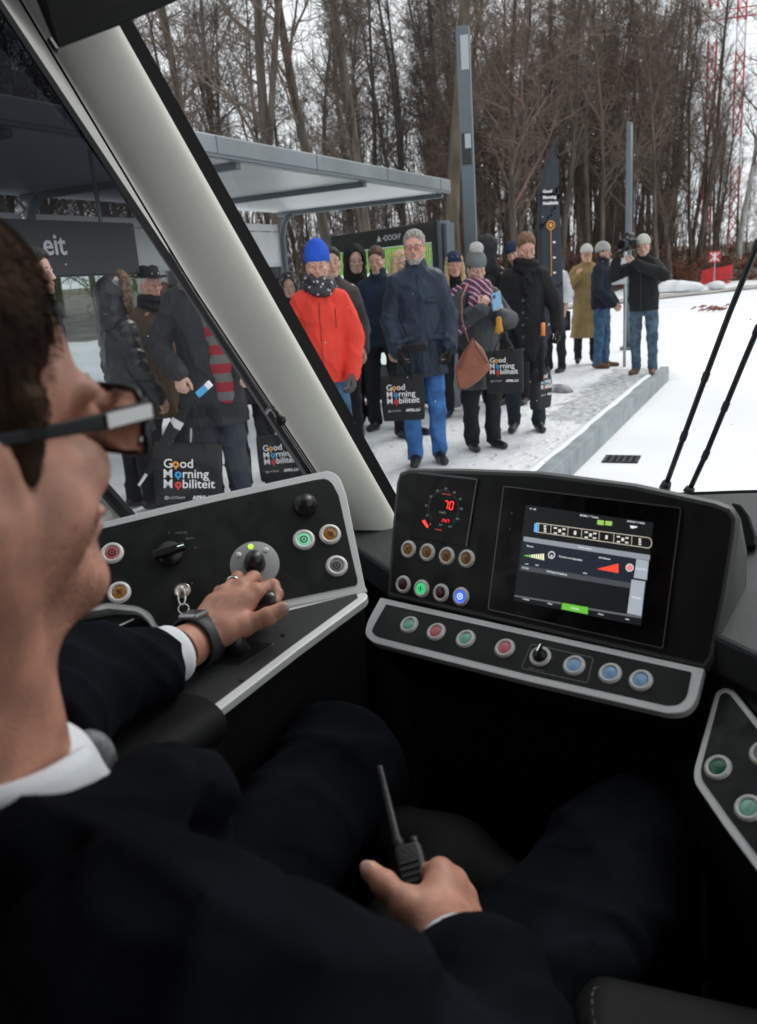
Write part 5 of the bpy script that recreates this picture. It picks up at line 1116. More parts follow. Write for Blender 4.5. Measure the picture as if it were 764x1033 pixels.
def scarf(q, m, r=.035, tails=(), seed=2, z=1.50, rr=.085, h=.007):
    s = SDF((-.3, -.25, .75), (.3, .35, 1.72), h, .02); a = np.linspace(0, 2*math.pi, 13); y0 = q['O'][1]-.02
    s.chain([(rr*math.cos(x), y0+rr*1.0*math.sin(x), z+.012*math.sin(x*2)-.02*math.sin(x)) for x in a], [r]*13); s.chain([(rr*.95*math.cos(x), y0+rr*math.sin(x)+.012, z+.045+.01*math.cos(x)) for x in a], [r*.85]*13)
    for tl in tails: s.chain(tl, [r*1.05]*len(tl), sq=.6)
    s.noise(folds(.006, 45, seed)); return sobj('scarf', s, m, q['t'])
def placket(q, m, z0, z1, x=0, r=.004, buttons=0, bm=None):
    zs = np.linspace(z0, z1, 14); mb = MB(); mb.tube([(x, q['front'](x, z)+.001, z) for z in zs], r, 6); mb.build('placket', m, q['t'], smooth=True)
    for i in range(buttons): z = z0+(z1-z0)*(i+.5)/buttons; mb = MB(); mb.lathe((x+.03, q['front'](x+.03, z)-.002, z), (0, 1, 0), [(.012, 0), (.011, .006), (0, .006)], 12); mb.build('button', bm, q['t'])
def pocket(q, m, x, z, w=.15, hh=.05):
    mb = MB(); n = 7; a = [(x+w*(i/(n-1)-.5), q['front'](x+w*(i/(n-1)-.5), z)+.004, z) for i in range(n)]; b = [(p[0], q['front'](p[0], z-hh)+.008, z-hh) for p in a]; mb.loft([a, b], closed=False)
    o_ = mb.build('pocket_flap', m, q['t'], smooth=True); sm = o_.modifiers.new('s', 'SOLIDIFY'); sm.thickness = .006
bagm = fabric('tote_black', (.022, .023, .024), .8, bump=.15, bs=300); gryprint = mat('print_pale', (.5, .5, .5), .6)
def tote(label, top, rz, w=.36, hh=.38, d=.09, hl=.20, prn=True, tilt=0, group='black tote bags with white lettering'):
    """top = world point of the grip"""
    t1 = thing('tote_bag', label, 'bag', (top[0], top[1], top[2]), rz, group); t1.rotation_euler[1] = tilt
    zt = -hl; mb = MB(); rings = []
    for f, dd, ww in ((0, .35, .97), (.1, .6, .985), (.35, .9, 1.0), (.7, 1, .99), (.95, .95, .96), (1, .8, .93)):
        z = zt-hh*f; n = 28; ring = []
        for i in range(n):
            a = 2*math.pi*i/n; x = math.copysign(abs(math.cos(a))**.25, math.cos(a))*w/2*ww; y = math.copysign(abs(math.sin(a))**.45, math.sin(a))*d/2*dd; ring.append((x, y+.004*math.sin(x*28+z*17), z+(.008*math.sin(x*19) if f == 0 else 0)))
        rings.append(ring)
    mb.loft(rings, cap=True); o_ = mb.build('bag_body', bagm, t1, smooth=True)
    for y in (-1, 1):
        mb = MB(); mb.tube([(-w*.24, y*d*.2, zt-.05), (-w*.24, y*d*.2, zt+.02), (-w*.10, y*.012, -.05), (-.02, y*.006, .0), (.02, y*.006, 0), (w*.10, y*.012, -.05), (w*.24, y*d*.2, zt+.02), (w*.24, y*d*.2, zt-.05)], .014, 8, flat=.25); mb.build('handle', bagm, t1, smooth=True)
    if prn:
        k = w/.36; yf = -d/2*1.02-.003; U = (1, 0, 0); V = (0, 0, 1)
        for s_, x, z in (('G', -.130, -.125), ('od', -.046, -.125), ('M', -.133, -.180), ('rning', -.034, -.180), ('M', -.133, -.235), ('biliteit', -.034, -.235)):
            text_at('lettering', s_, .068*k, (x*k, yf, zt+z*k+.03), U, V, wht, t1, extrude=.0005, align='LEFT', bold=.0007)
        for z, m, c in ((-.125, org, -.066), (-.180, blu, -.054), (-.235, redp, -.054)):
            mb = MB(); disc(mb, (c*k, yf-.001, zt+z*k+.026), U, V, .018*k, 18, .007*k); mb.box((c*k, yf-.001, zt+z*k+.002), (.009*k, .001, .014*k)); mb.build('logo_print', m, t1)
        mb = MB(); disc(mb, (-.115*k, yf, zt-.285*k), U, V, .010*k, 12, .005*k); mb.build('logo_print', gryprint, t1)
        text_at('lettering', 'LUXTRAM', .020*k, (-.065*k, yf, zt-.285*k), U, V, gryprint, t1, extrude=.0005); text_at('lettering', 'APRIL.LU', .030*k, (.08*k, yf, zt-.285*k), U, V, wht, t1, extrude=.0005, bold=.001)
    return t1
def px_pos(x, y, d): p = P(x, y, d); return (p[0], p[1], 0.)
def to_cam(p, dl=0): a = math.atan2(-p[1], -p[0])+math.radians(dl); return (math.cos(a), math.sin(a))   # dl>0: turns towards image right
coalw = fabric('coat_charcoal', (.030, .031, .034)); blackw = fabric('coat_black', (.016, .016, .018)); navyp = mat('coat_navy', (.012, .025, .048), .5, noise=.15, nscale=7, bump=.2, bscale=60, spec=.4)
greyhair = mat('hair_grey', (.28, .26, .24), .8, noise=.6, nscale=70); brownhair = mat('hair_brown', (.07, .04, .025), .75, noise=.6, nscale=70); fairhair = mat('hair_blond', (.50, .36, .20), .7, noise=.3, nscale=50); darkhair = mat('hair_dark', (.02, .015, .012), .7, noise=.3, nscale=60); gingerhair = mat('hair_ginger', (.40, .20, .09), .7, noise=.3, nscale=50)
gbrow = mat('brow_grey', (.28, .25, .22), .9); jeans = fabric('jeans_blue', (.055, .12, .21), .85, noise=.3, ns=12); bjeans = fabric('jeans_bright', (.055, .17, .42), .8, noise=.35, ns=7)
jeansd = fabric('jeans_faded', (.075, .12, .17), .85, noise=.35, ns=10)
# --- through the side window
p = px_pos(26, 258, 4.7); person('person half hidden behind the driver forehead in a dark coat, leftmost outside', p, to_cam(p, 60), 1.80, blackw, .75, seed=11, gear=[('hair', 'short', darkhair, .012)], R=((.27, .0, 1.14), (.24, .16, .92)), h=.008)
p = PZ(146, 512, 0); furm = mat('fur_brown', (.16, .11, .075), .95, noise=.4, nscale=40); puf = mat('puffer_black', (.020, .021, .025), .35, noise=.2, nscale=6, bump=.3, bscale=40, spec=.5)
person('person in black quilted coat with brown fur hood turned to the right', p, to_cam(p, 115), 1.62, puf, .62, .025, seed=12, gear=[('hood', puf, furm)], quilt=.085, h=.008, collar=2)
p = px_pos(148, 296, 6.3); q = person('older man in black brimmed hat behind the fur hood', p, to_cam(p, 15), 1.70, fabric('coat_camel', (.11, .075, .045)), .6, seed=13, gear=[('fedora', fabric('felt_black', (.012, .012, .013), .8), blackw), ('hair', 'short', mat('hair_white', (.62, .60, .57), .8, noise=.2, nscale=60))], brow=gbrow, skin=skinB, head=(12, -3), h=.008)
scarf(q, blackw, .03)
p = PZ(232, 514, 0); plaid = bpy.data.materials.new('scarf_stripes'); plaid.use_nodes = True; t = plaid.node_tree; b = t.nodes['Principled BSDF']; b.inputs['Roughness'].default_value = .9
tcn = t.nodes.new('ShaderNodeTexCoord'); sp = t.nodes.new('ShaderNodeSeparateXYZ'); t.links.new(tcn.outputs['Object'], sp.inputs[0])
w1 = mth('GREATER_THAN', mth('FRACT', mth('MULTIPLY', sp.outputs[2], 8.5)), .52); cm = t.nodes.new('ShaderNodeMix'); cm.data_type = 'RGBA'; cm.inputs[6].default_value = (.26, .012, .02, 1); cm.inputs[7].default_value = (.12, .115, .115, 1); t.links.new(w1, cm.inputs[0]); t.links.new(cm.outputs[2], b.inputs['Base Color'])
q = person('large man in charcoal coat with red and grey striped scarf, head behind the pillar', p, to_cam(p, -12), 1.84, coalw, .60, .02, seed=14, wide=1.18, gear=[('hair', 'short', greyhair)], legs=fabric('trouser_slate', (.04, .048, .062)), legw=1.2, R=((.31, .04, 1.14), (.13, .33, .98)), hd=(((-.15, .35, -.9), (.2, .9, .3)), None), L=((-.29, .0, 1.15), (-.28, .14, .95)), h=.007, curl=(1.2, 1.2), head=(-10, -5))
fr_ = q['front']; xs_ = -.10
tl = [(-.04, .10, 1.50), (-.06, fr_(-.06, 1.40)+.01, 1.38), (-.09, fr_(-.09, 1.2)+.015, 1.2), (-.11, fr_(-.11, 1.0)+.02, 1.0), (-.11, fr_(-.11, .82)+.02, .80)]
s = SDF((-.36, -.25, .7), (.3, .4, 1.65), .008, .015); s.chain(tl, [.05, .055, .055, .06, .06], sq=.4); a = np.linspace(0, 2*math.pi, 13); s.chain([(.09*math.cos(x), .02+.09*math.sin(x), 1.5) for x in a], [.035]*13); s.noise(folds(.003, 40, 3)); sobj('scarf', s, plaid, q['t'])
hw = q['w'](q['L'][1]+np.array([.02, .09, -.03])); hR = q['w'](q['R'][1]+np.array([.0, .08, -.04]))
tote('black tote with bright lettering hanging below the side window man with striped scarf', P(190, 404, 5.35), math.radians(38), .44, .40, hl=.28, d=.13, tilt=math.radians(7))
# strap and lanyard in his hands
t1 = thing('umbrella', 'folded black umbrella with pale tip held by the striped scarf man', 'umbrella', P(190, 400, 5.50)); mb = MB()
mb.tube([P(208, 385, 5.12), P(194, 402, 5.10), P(176, 430, 5.08), P(160, 460, 5.06), P(148, 478, 5.05)], [.010, .018, .040, .034, .018], 12); w2(mb.build('canopy', fabric('umbrella_black', (.016, .016, .018)), t1, smooth=True), t1)
mb = MB(); mb.tube([P(148, 478, 5.05), P(140, 490, 5.04)], [.011, .008], 8); w2(mb.build('tip', gryprint, t1), t1)
mb = MB(); mb.tube([P(180, 424, 5.08), P(176, 431, 5.08)], .040, 12); w2(mb.build('tie_strap', gryprint, t1), t1)
t1 = thing('badge', 'blue and white printed lanyard badge held over the black tote', 'badge', P(205, 392, 5.3)); mb = MB(); q_ = [P(197, 396, 5.06), P(206, 388, 5.06), P(210, 393, 5.06), P(201, 401, 5.06)]; mb.prism(q_, (0, .01, 0)); w2(mb.build('card', mat('badge_blue', (.06, .35, .65), .4), t1), t1)
text_me = None
mb = MB(); mb.prism([P(206, 388, 5.05), P(210, 384, 5.05), P(214, 389, 5.05), P(210, 393, 5.05)], (0, .01, 0)); w2(mb.build('card_end', wht, t1), t1)
p = PZ(262, 494, 0); person('person in black coat and trousers just left of the pillar foot', p, to_cam(p, -10), 1.72, blackw, .70, seed=15, gear=[('beanie', blackw, .0)])
tote('black tote with pale lettering seen at the pillar foot', P(279, 425, 6.1), math.radians(32), .33, .34, hl=.10, d=.10)
# --- through the windscreen
dots = bpy.data.materials.new('dotted_knit'); dots.use_nodes = True; t = dots.node_tree; b = t.nodes['Principled BSDF']; tcn = t.nodes.new('ShaderNodeTexCoord'); vz = t.nodes.new('ShaderNodeTexVoronoi'); vz.inputs['Scale'].default_value = 30
t.links.new(tcn.outputs['Object'], vz.inputs['Vector']); w1 = mth('LESS_THAN', vz.outputs['Distance'], .26); cm = t.nodes.new('ShaderNodeMix'); cm.data_type = 'RGBA'; cm.inputs[6].default_value = (.025, .022, .035, 1); cm.inputs[7].default_value = (.55, .50, .50, 1); t.links.new(w1, cm.inputs[0]); t.links.new(cm.outputs[2], b.inputs['Base Color'])
p = px_pos(291, 287, 8.4); person('small person in a dotted dark hood peeking out left of the blue hat man', p, to_cam(p), 1.60, blackw, .7, gear=[('hood', dots)], seed=16)
redj = mat('jacket_red', (.74, .050, .030), .85, noise=.08, nscale=5, bump=.2, bscale=60)
p = px_pos(319, 272, 5.75); q = person('man in bright red jacket and tall royal blue beanie', p, to_cam(p, -6), 1.74, redj, .84, .018, legs=jeans, seed=17, wide=.98, gear=[('beanie', fabric('knit_blue', (.02, .09, .52)), .055), ('hair', 'short', greyhair)], brow=gbrow, skin=skinB, glovesL=fabric('glove_grey', (.09, .085, .08)), head=(6, -4), h=.0075, L=((-.225, -.02, 1.14), (-.21, .10, .90)), coat_name='jacket')
scarf(q, dots2 if 'dots2' in globals() else dots, .042, z=1.505, rr=.075); placket(q, mat('zip_dark', (.15, .02, .02), .5), .86, 1.40, .0, .003); placket(q, mat('zip_dark', (.15, .02, .02), .5), 1.22, 1.36, -.11, .003)
p = px_pos(336, 278, 6.9); person('man in grey brown coat standing close behind the red jacket', p, to_cam(p), 1.78, fabric('coat_grey_brown', (.075, .068, .066)), .72, seed=18, gear=[('hair', 'short', darkhair)], wide=1.05)
p = PZ(371, 430, 0); q = person('tall young man with raised black hood in front of the poster display', p, to_cam(p), 1.82, blackw, .62, seed=19, gear=[('hood', blackw)], head=(5, -3), stance=.09)
mb = MB(); mb.lathe((-.1, q['front'](-.1, 1.28), 1.28), (0, 1, 0), [(.014, 0), (.012, .004), (0, .004)], 10); mb.build('badge_pin', wht, q['t'])
p = PZ(392, 432, 0); q = person('young man with short brown hair and navy jacket with raised collar', p, to_cam(p, -14), 1.80, fabric('jacket_navy', (.020, .032, .060)), .84, .02, seed=20, gear=[('hair', 'short', brownhair, .01)], head=(0, -8), collar=2.5, R=((.27, .0, 1.14), (.22, .18, .98)), L=((-.26, .0, 1.14), (-.2, .2, 1.0)), coat_name='jacket')
p = px_pos(401, 258, 7.7); person('blonde person hidden behind the man in glasses', p, to_cam(p, 40), 1.74, blackw, .7, gear=[('hair', 'long', fairhair)], seed=21)
p = PZ(432, 467, 0); q = person('tall grey haired man in glasses, navy parka and bright blue jeans', p, to_cam(p, 4), 1.84, navyp, .70, .024, legs=bjeans, seed=22, wide=1.02, quilt=.0, gear=[('hair', 'short', greyhair, .006), ('glasses', mat('frame_dark', (.02, .018, .016), .4)), ('beard', greyhair)], brow=gbrow, skin=skinB, head=(-6, 2), h=.007, glovesR=glove, glovesL=glove, R=((.225, .0, 1.13), (.19, .18, .93)), L=((-.225, -.02, 1.13), (-.21, .10, .92)), collar=2, stance=.10, step=.03, coat_name='parka')
dn_ = mat('parka_trim', (.010, .018, .035), .6); placket(q, dn_, .74, 1.46, 0.0, .004); pocket(q, navyp, .13, 1.02); pocket(q, navyp, -.13, 1.02); pocket(q, navyp, -.1, 1.28, .10, .03)
g_ = q['w'](q['R'][1]+np.array([-.01, .07, -.09])); tote('black tote with lettering carried by the man in the navy parka', g_, math.radians(22), .34, .35, hl=.10, d=.09)
t1 = thing('rolled_paper', 'dark rolled leaflet tucked in the glove above the parka tote', 'leaflet', g_); mb = MB(); mb.tube([g_+[.05, -.06, .10], g_+[.24, -.04, .12]], .035, 12); w2(mb.build('roll', blackw, t1, smooth=True), t1)
p = PZ(464, 420, 0); person('woman with dark blue beanie and long fair hair beside the display edge', p, to_cam(p, -10), 1.70, blackw, .72, seed=23, gear=[('hair', 'long', fairhair), ('beanie', fabric('knit_navy', (.02, .03, .07)), .0)], skin=skinB, head=(15, 0))
# woman with phone
pk = bpy.data.materials.new('scarf_check'); pk.use_nodes = True; t = pk.node_tree; b = t.nodes['Principled BSDF']; b.inputs['Roughness'].default_value = .9; tcn = t.nodes.new('ShaderNodeTexCoord'); sp = t.nodes.new('ShaderNodeSeparateXYZ'); t.links.new(tcn.outputs['Object'], sp.inputs[0])
s1 = mth('GREATER_THAN', mth('FRACT', mth('MULTIPLY', mth('ADD', sp.outputs[2], sp.outputs[0]), 19)), .6); s2_ = mth('GREATER_THAN', mth('FRACT', mth('MULTIPLY', mth('SUBTRACT', sp.outputs[0], sp.outputs[2]), 15)), .75)
cm = t.nodes.new('ShaderNodeMix'); cm.data_type = 'RGBA'; cm.inputs[6].default_value = (.20, .025, .08, 1); cm.inputs[7].default_value = (.05, .05, .12, 1); t.links.new(s1, cm.inputs[0]); cm2 = t.nodes.new('ShaderNodeMix'); cm2.data_type = 'RGBA'; t.links.new(cm.outputs[2], cm2.inputs[6]); cm2.inputs[7].default_value = (.55, .42, .45, 1); t.links.new(s2_, cm2.inputs[0]); t.links.new(cm2.outputs[2], b.inputs['Base Color'])
p = PZ(488, 452, 0); gcoat = fabric('coat_dark_grey', (.042, .047, .052), .6, bump=.3, bs=60, spec=.4)
q = person('woman in grey pompom beanie and patterned scarf looking at her phone', p, to_cam(p, 24), 1.64, gcoat, .58, .03, seed=24, wide=1.02, gear=[('hair', 'short', brownhair), ('bobble', fabric('knit_grey', (.16, .17, .17), .9, bump=.6), .035, mat('pompom_fur', (.50, .47, .44), .95, noise=.2, nscale=60))], head=(0, -16), h=.007, legw=1.15,
    R=((.27, .08, 1.20), (.09, .30, 1.30)), L=((-.28, .06, 1.18), (-.10, .30, 1.24)), hd=(((-.4, .1, .9), (.3, .9, .2)), ((.4, .1, .9), (-.4, .9, -.1))), curl=(1.0, 1.0), smile=True)
scarf(q, pk, .050, z=1.475, rr=.088, tails=[[(.05, .10, 1.47), (.10, .19, 1.38), (.17, .20, 1.24), (.26, .14, 1.14)], [(-.06, .10, 1.46), (-.05, .17, 1.38)], [(.06, .0, 1.5), (.19, -.01, 1.45), (.27, .0, 1.36)]])
c = q['w']((.0, .39, 1.37)); t1 = thing('phone', 'light blue smartphone raised in the hand of the pompom hat woman', 'phone', c, q['rz']); t1.rotation_euler[0] = math.radians(-25); t1.rotation_euler[1] = math.radians(18); mb = MB(); mb.box((0, 0, 0), (.085, .010, .155)); mb.build('phone_case', mat('phone_blue', (.20, .42, .62), .3), t1, bevel=.004); mb = MB(); mb.box((.02, .0065, .05), (.02, .003, .03)); mb.build('camera_lens', darkpl, t1)
c = q['w']((-.03, .36, 1.17)); t1 = thing('glove', 'small mustard coloured glove dangling below the phone', 'glove', c); s = SDF((-.06, -.05, -.1), (.06, .05, .08), .006, .01); s.cone((0, 0, .04), (.0, 0, -.04), .024, .028, sq=.6).cone((-.02, 0, -.03), (-.028, 0, -.065), .009).cone((0, 0, -.03), (0, 0, -.075), .009).cone((.02, 0, -.03), (.024, 0, -.065), .009); sobj('glove_body', s, mat('mustard', (.60, .30, .03), .7), t1)
# brown bag
c = P(476, 335, 6.45); t1 = thing('handbag', 'slouchy tan brown leather shoulder bag on the pompom hat woman', 'bag', c, q['rz']*1.0); leather = mat('leather_brown', (.22, .070, .035), .5, noise=.2, nscale=8, bump=.2, bscale=30)
Q2 = [P(x, y, 6.42) for x, y in ((477, 341), (466, 357), (459, 372), (462, 392), (470, 393), (484, 384), (496, 371), (488, 352))]
mb = MB(); fc = _n(C0-c); cen = sum(Q2)/len(Q2); rr_ = []
for f_, o_ in ((.86, .055), (.97, .04), (1, .0), (.97, -.04), (.86, -.055)): rr_.append([cen+(p_-cen)*f_+fc*o_ for p_ in roundpoly(Q2, .03, 3)])
mb.loft(rr_, cap=True); w2(mb.build('bag_body', leather, t1, smooth=True), t1)
mb = MB(); mb.tube([P(463, 372, 6.35), P(471, 353, 6.33), P(477, 341, 6.33)], .008, 6); mb.tube([P(477, 341, 6.33), P(482, 352, 6.33), P(492, 366, 6.35)], .006, 6); w2(mb.build('seam', mat('leather_dark', (.10, .03, .015), .5), t1), t1)
mb = MB(); mb.tube([P(473, 345, 6.4), P(466, 322, 6.38), P(466, 300, 6.36), P(472, 286, 6.42)], .011, 8, flat=.5); w2(mb.build('strap', leather, t1, smooth=True), t1)
tote('black tote with lettering beside the pompom hat woman', P(508, 335, 6.55), math.radians(8), .30, .34, hl=.14, d=.09)
p = PZ(531, 434, 0); q = person('clean shaven man in long black coat looking down', p, to_cam(p, 2), 1.80, blackw, .66, .018, legs=fabric('jeans_dark', (.022, .030, .045)), seed=25, wide=.98, gear=[('hair', 'short', mat('hair_redbrown', (.16, .08, .045), .75, noise=.3, nscale=60), .006)], head=(16, -20), skin=skinB, h=.007, stance=.12, glovesR=glove, glovesL=glove, curl=(1., 1.), L=((-.27, .0, 1.13), (-.28, .12, .94)), smile=True)
scarf(q, fabric('scarf_black', (.010, .010, .011)), .038, z=1.485, tails=[[(0, .10, 1.47), (0.0, .16, 1.36), (.0, .17, 1.28)]]); placket(q, blackw, .72, 1.26, 0, .005, 5, mat('button_grey', (.10, .10, .10), .3))
# umbrella with orange handle in his left hand (image right)
c = q['w']((-.29, .20, .90)); t1 = thing('umbrella', 'black folded umbrella with bright orange handle held by the man looking down', 'umbrella', c); mb = MB(); mb.tube([P(548, 326, 7.2), P(548, 339, 7.2)], .018, 10); w2(mb.build('grip', mat('handle_orange', (.75, .22, .03), .4), t1, smooth=True), t1)
mb = MB(); mb.tube([P(548, 339, 7.2), P(547, 352, 7.2), P(546, 385, 7.2)], [.012, .028, .020], 10); w2(mb.build('canopy', blackw, t1, smooth=True), t1)
tote('black tote with white lettering hanging by the man with orange umbrella', P(546, 352, 7.3), math.radians(80), .30, .36, hl=.16, d=.10, tilt=.05)
p = px_pos(494, 256, 9.4); person('tall person in black hat standing behind the pompom hat woman', p, to_cam(p, 150), 1.86, coalw, .7, gear=[('hood', coalw), ('beanie', blackw, .0)], seed=26)
p = px_pos(517, 264, 9.2); person('person in navy cap mostly hidden left of the man looking down', p, to_cam(p, -20), 1.78, blackw, .7, gear=[('beanie', fabric('knit_navy', (.02, .03, .07)), .0)], seed=27, skin=skinB, head=(0, -10, 14))
p = PZ(560, 375, 0); q = person('woman with ginger blond hair and white sleeves right of the feather flag', p, to_cam(p, -35), 1.72, fabric('jacket_white', (.62, .63, .65)), 1.02, .02, seed=28, gear=[('hair', 'long', gingerhair)], coat_name='jacket')
s = SDF((-.3, -.3, .6), (.3, .3, 1.2), .009, .03); s.chain([(0, 0, 1.05), (0, 0, .7)], [.195, .21], sq=.75); s.noise(folds(.007, 15, 5)); s.clip((0, 0, -1), -.66); s.clip((0, 0, 1), 1.1); sobj('tunic', s, coalw, q['t'])
c = P(572, 320, 12.0); t1 = thing('camera_bag', 'small black camera bag at the hip of the woman with white sleeves', 'bag', c, .3); mb = MB(); mb.box((0, 0, -.05), (.10, .10, .28)); mb.build('bag_body', blackw, t1, bevel=.02); mb = MB(); mb.tube([(0, 0, .08), (-.05, .0, .5)], .012, 6); mb.build('strap', blackw, t1)
knitw = fabric('knit_white', (.52, .50, .46), .9, bump=.5)
p = PZ(591, 366, 0); q = person('older man in long tan coat, pale beanie and glasses', p, to_cam(p, 8), 1.76, fabric('coat_tan', (.27, .19, .085)), .40, .025, seed=29, wide=1.15, gear=[('beanie', knitw, .02), ('glasses', MATS['frame_dark'])], brow=gbrow, skin=skinB, R=((.29, .06, 1.2), (.17, .22, 1.32)), hd=(((-.2, .2, .9), (.8, .5, .1)), None))
p = PZ(607, 371, 0); q = person('man in dark blue jacket, grey beanie and jeans seen from the side', p, to_cam(p, 72), 1.76, fabric('jacket_dark_navy', (.018, .022, .034)), .86, .025, legs=jeans, shoes=mat('shoe_brown', (.12, .06, .03), .5), seed=30, wide=1.08, gear=[('beanie', fabric('knit_pale_grey', (.38, .37, .36)), .02), ('hair', 'short', brownhair), ('hood', MATS['jacket_dark_navy']) if 0 else ('beard', brownhair)], L=((-.28, -.02, 1.14), (-.22, .14, .92)), R=((.27, .02, 1.14), (.2, .22, .93)), coat_name='jacket', collar=2.5)
p = PZ(650, 377, 0); q = person('cameraman in black jacket and faded jeans standing on the platform end', p, to_cam(p, -14), 1.79, blackw, .84, .025, legs=jeansd, shoes=mat('shoe_brown', (.12, .06, .03), .5), seed=31, wide=1.1, gear=[('beanie', knitw, .02)], R=((.36, .14, 1.32), (.26, .34, 1.50)), L=((-.30, .20, 1.28), (.02, .38, 1.46)), hd=(((-.2, .6, .6), (.9, .1, .2)), ((.5, .5, .3), (-.2, .3, -.8))), stance=.13, glovesR=glove, coat_name='jacket', head=(10, -2))
placket(q, mat('zip_grey', (.05, .05, .05), .5), .86, 1.42)
c = q['w']((.17, .26, 1.69)); t1 = thing('video_camera', 'black shoulder video camera with microphone aimed by the cameraman', 'camera', c, q['rz']); bm_ = mat('camera_black', (.013, .013, .014), .4)
mb = MB(); mb.box((0, -.05, 0), (.11, .34, .15)); mb.build('camera_body', bm_, t1, bevel=.015)
mb = MB(); mb.tube([(0, .10, 0), (0, .16, 0), (0, .17, 0), (0, .30, 0)], [.045, .045, .058, .062], 16); mb.build('lens', bm_, t1, smooth=True)
mb = MB(); mb.tube([(0, .305, 0), (0, .309, 0)], .05, 16); mb.build('lens_glass', glossb, t1)
mb = MB(); mb.tube([(.0, -.12, .08), (0, -.12, .13), (0, .12, .13), (0, .12, .08)], .014, 8); mb.build('handle', bm_, t1, smooth=True)
mb = MB(); mb.tube([(-.07, .0, .12), (-.07, .30, .12)], .022, 10); mb.build('microphone', bm_, t1, smooth=True)
mb = MB(); mb.box((-.10, .05, .02), (.09, .12, .06)); mb.build('viewfinder', bm_, t1, bevel=.008)
# ================================================================== DRIVER
Fh = _n((.113, .993, .023)); Uh = np.array([.040, -.028, .999]); Uh = _n(Uh-Fh*Uh.dot(Fh)); Xh = np.cross(Fh, Uh); AH = np.stack([Xh, Fh, Uh], 1); OH = np.array([-.438, .298, 1.431]); SH = 1.04
drv = thing('person', 'seated tram driver in dark suit and black glasses with one hand on the drive lever', 'person', (-.42, .25, .66)); KD = lambda o: w2(o, drv)
dskin = mat('driver_skin', (.50, .24, .165), .48, noise=.20, nscale=38, bump=.16, bscale=480, detail=9, sub=.08)
def hand_j(s, Wp, M_, PI_, D_, T_, TH, sc=1.0):
    for m in M_: s.cone(Wp+(m-Wp)*.12+(m-np.mean(M_, 0))*.35, m, .0165, .0122, k=.010)
    s.cone(Wp+(M_[0]-Wp)*.35, (M_[0]+M_[1])/2*.8+Wp*.2, .0135, .010, k=.012); s.cone(Wp+(M_[3]-Wp)*.3, (M_[3]+M_[2])/2*.8+Wp*.2, .0145, .010, k=.012)
    for i in range(4):
        f = (1, 1.02, .97, .86)[i]
        s.cone(M_[i], PI_[i], .0104*f, .0088*f, k=.003); s.cone(PI_[i], D_[i], .0090*f, .0081*f, k=.002); s.cone(D_[i], T_[i], .0083*f, .0070*f, k=.002); s.cone(Wp*.62+M_[i]*.38+(C0-M_[i])*.012, M_[i]+(C0-M_[i])*.009, .0030, .0036, k=.012)
        s.ell(M_[i]+_n(C0-M_[i])*.0040, .0118*f, k=.004); s.ell(PI_[i]+_n(C0-PI_[i])*.0012, .0102*f, k=.0025)
    s.cone(Wp+(TH[0]-Wp)*.3, TH[0], .019, .018, k=.012); s.cone(TH[0], TH[1], .0175, .0135, k=.010); s.cone(TH[1], TH[2], .0125, .0112, k=.004); s.cone(TH[2], TH[3], .0114, .0092, k=.003); s.ell(TH[1], .0138, k=.005); s.ell(TH[2], .0120, k=.003)
    s.cone(TH[1]*.7+Wp*.3, M_[0]*.75+Wp*.25, .010, .010, k=.018)
# head
s = SDF(OH+[-.13, -.17, -.24], OH+[.13, .18, .17], .003, .014); add_head(s, OH, AH, SH, jaw=1.02)
nb = OH+AH@np.array([0, -.02, -.13]); nbase = np.array([-.436, .272, 1.195]); s.cone(OH+AH@np.array([0, -.02, -.07]), nbase, .056, .058, k=.03)
s.cone(OH+AH@np.array([.062, -.02, -.06]), nbase+[.01, .05, 0], .016, .016, k=.03)
s.ell(OH+AH@(np.array([.060, .030, -.045])), .022, k=.03); s.ell(OH+AH@np.array([.012, .020, -.118]), (.03, .04, .02), k=.03)
headpart = s.mesh()
# hands
Lw = P(201, 646, 1.055)
LM_ = [P(259, 597, 1.100), P(243, 592, 1.108), P(228, 598, 1.106), P(215, 609, 1.100)]; LP_ = [P(275, 591, 1.118), P(256, 583, 1.142), P(240, 583, 1.142), P(222, 597, 1.132)]
LD_ = [P(280, 599, 1.108), P(262, 594, 1.155), P(247, 594, 1.155), P(232, 602, 1.147)]; LT_ = [P(278, 606, 1.098), P(261, 607, 1.140), P(247, 607, 1.142), P(236, 613, 1.134)]
LTH = [P(221, 637, 1.062), P(247, 631, 1.068), P(270, 622, 1.068), P(285, 614, 1.072)]
a = np.array([Lw]+LM_+LP_+LD_+LT_+LTH); s = SDF(a.min(0)-.04, a.max(0)+.03, .0017, .006); hand_j(s, Lw, LM_, LP_, LD_, LT_, LTH); Lf = P(150, 672, .97)
s.cone(Lw, Lf, .0265, .031, k=.012, sq=1); lh = s.mesh()
Rw = P(452, 945, .712)
RM_ = [P(444, 879, .770), P(458, 889, .772), P(468, 905, .768), P(474, 926, .758)]; RP_ = [P(422, 881, .806), P(442, 892, .822), P(455, 908, .822), P(463, 930, .806)]
RD_ = [P(411, 890, .803), P(426, 900, .822), P(438, 915, .822), P(449, 936, .806)]; RT_ = [P(404, 900, .790), P(415, 907, .806), P(427, 921, .806), P(439, 938, .796)]
RTH = [P(434, 927, .728), P(409, 911, .732), P(388, 892, .742), P(374, 879, .752)]
a = np.array([Rw]+RM_+RP_+RD_+RT_+RTH); s = SDF(a.min(0)-.06, a.max(0)+.03, .0017, .006); hand_j(s, Rw, RM_, RP_, RD_, RT_, RTH); Re = P(480, 1010, .60); s.cone(Rw, Rw+(Re-Rw)*.5, .027, .031, k=.012); rh = s.mesh()
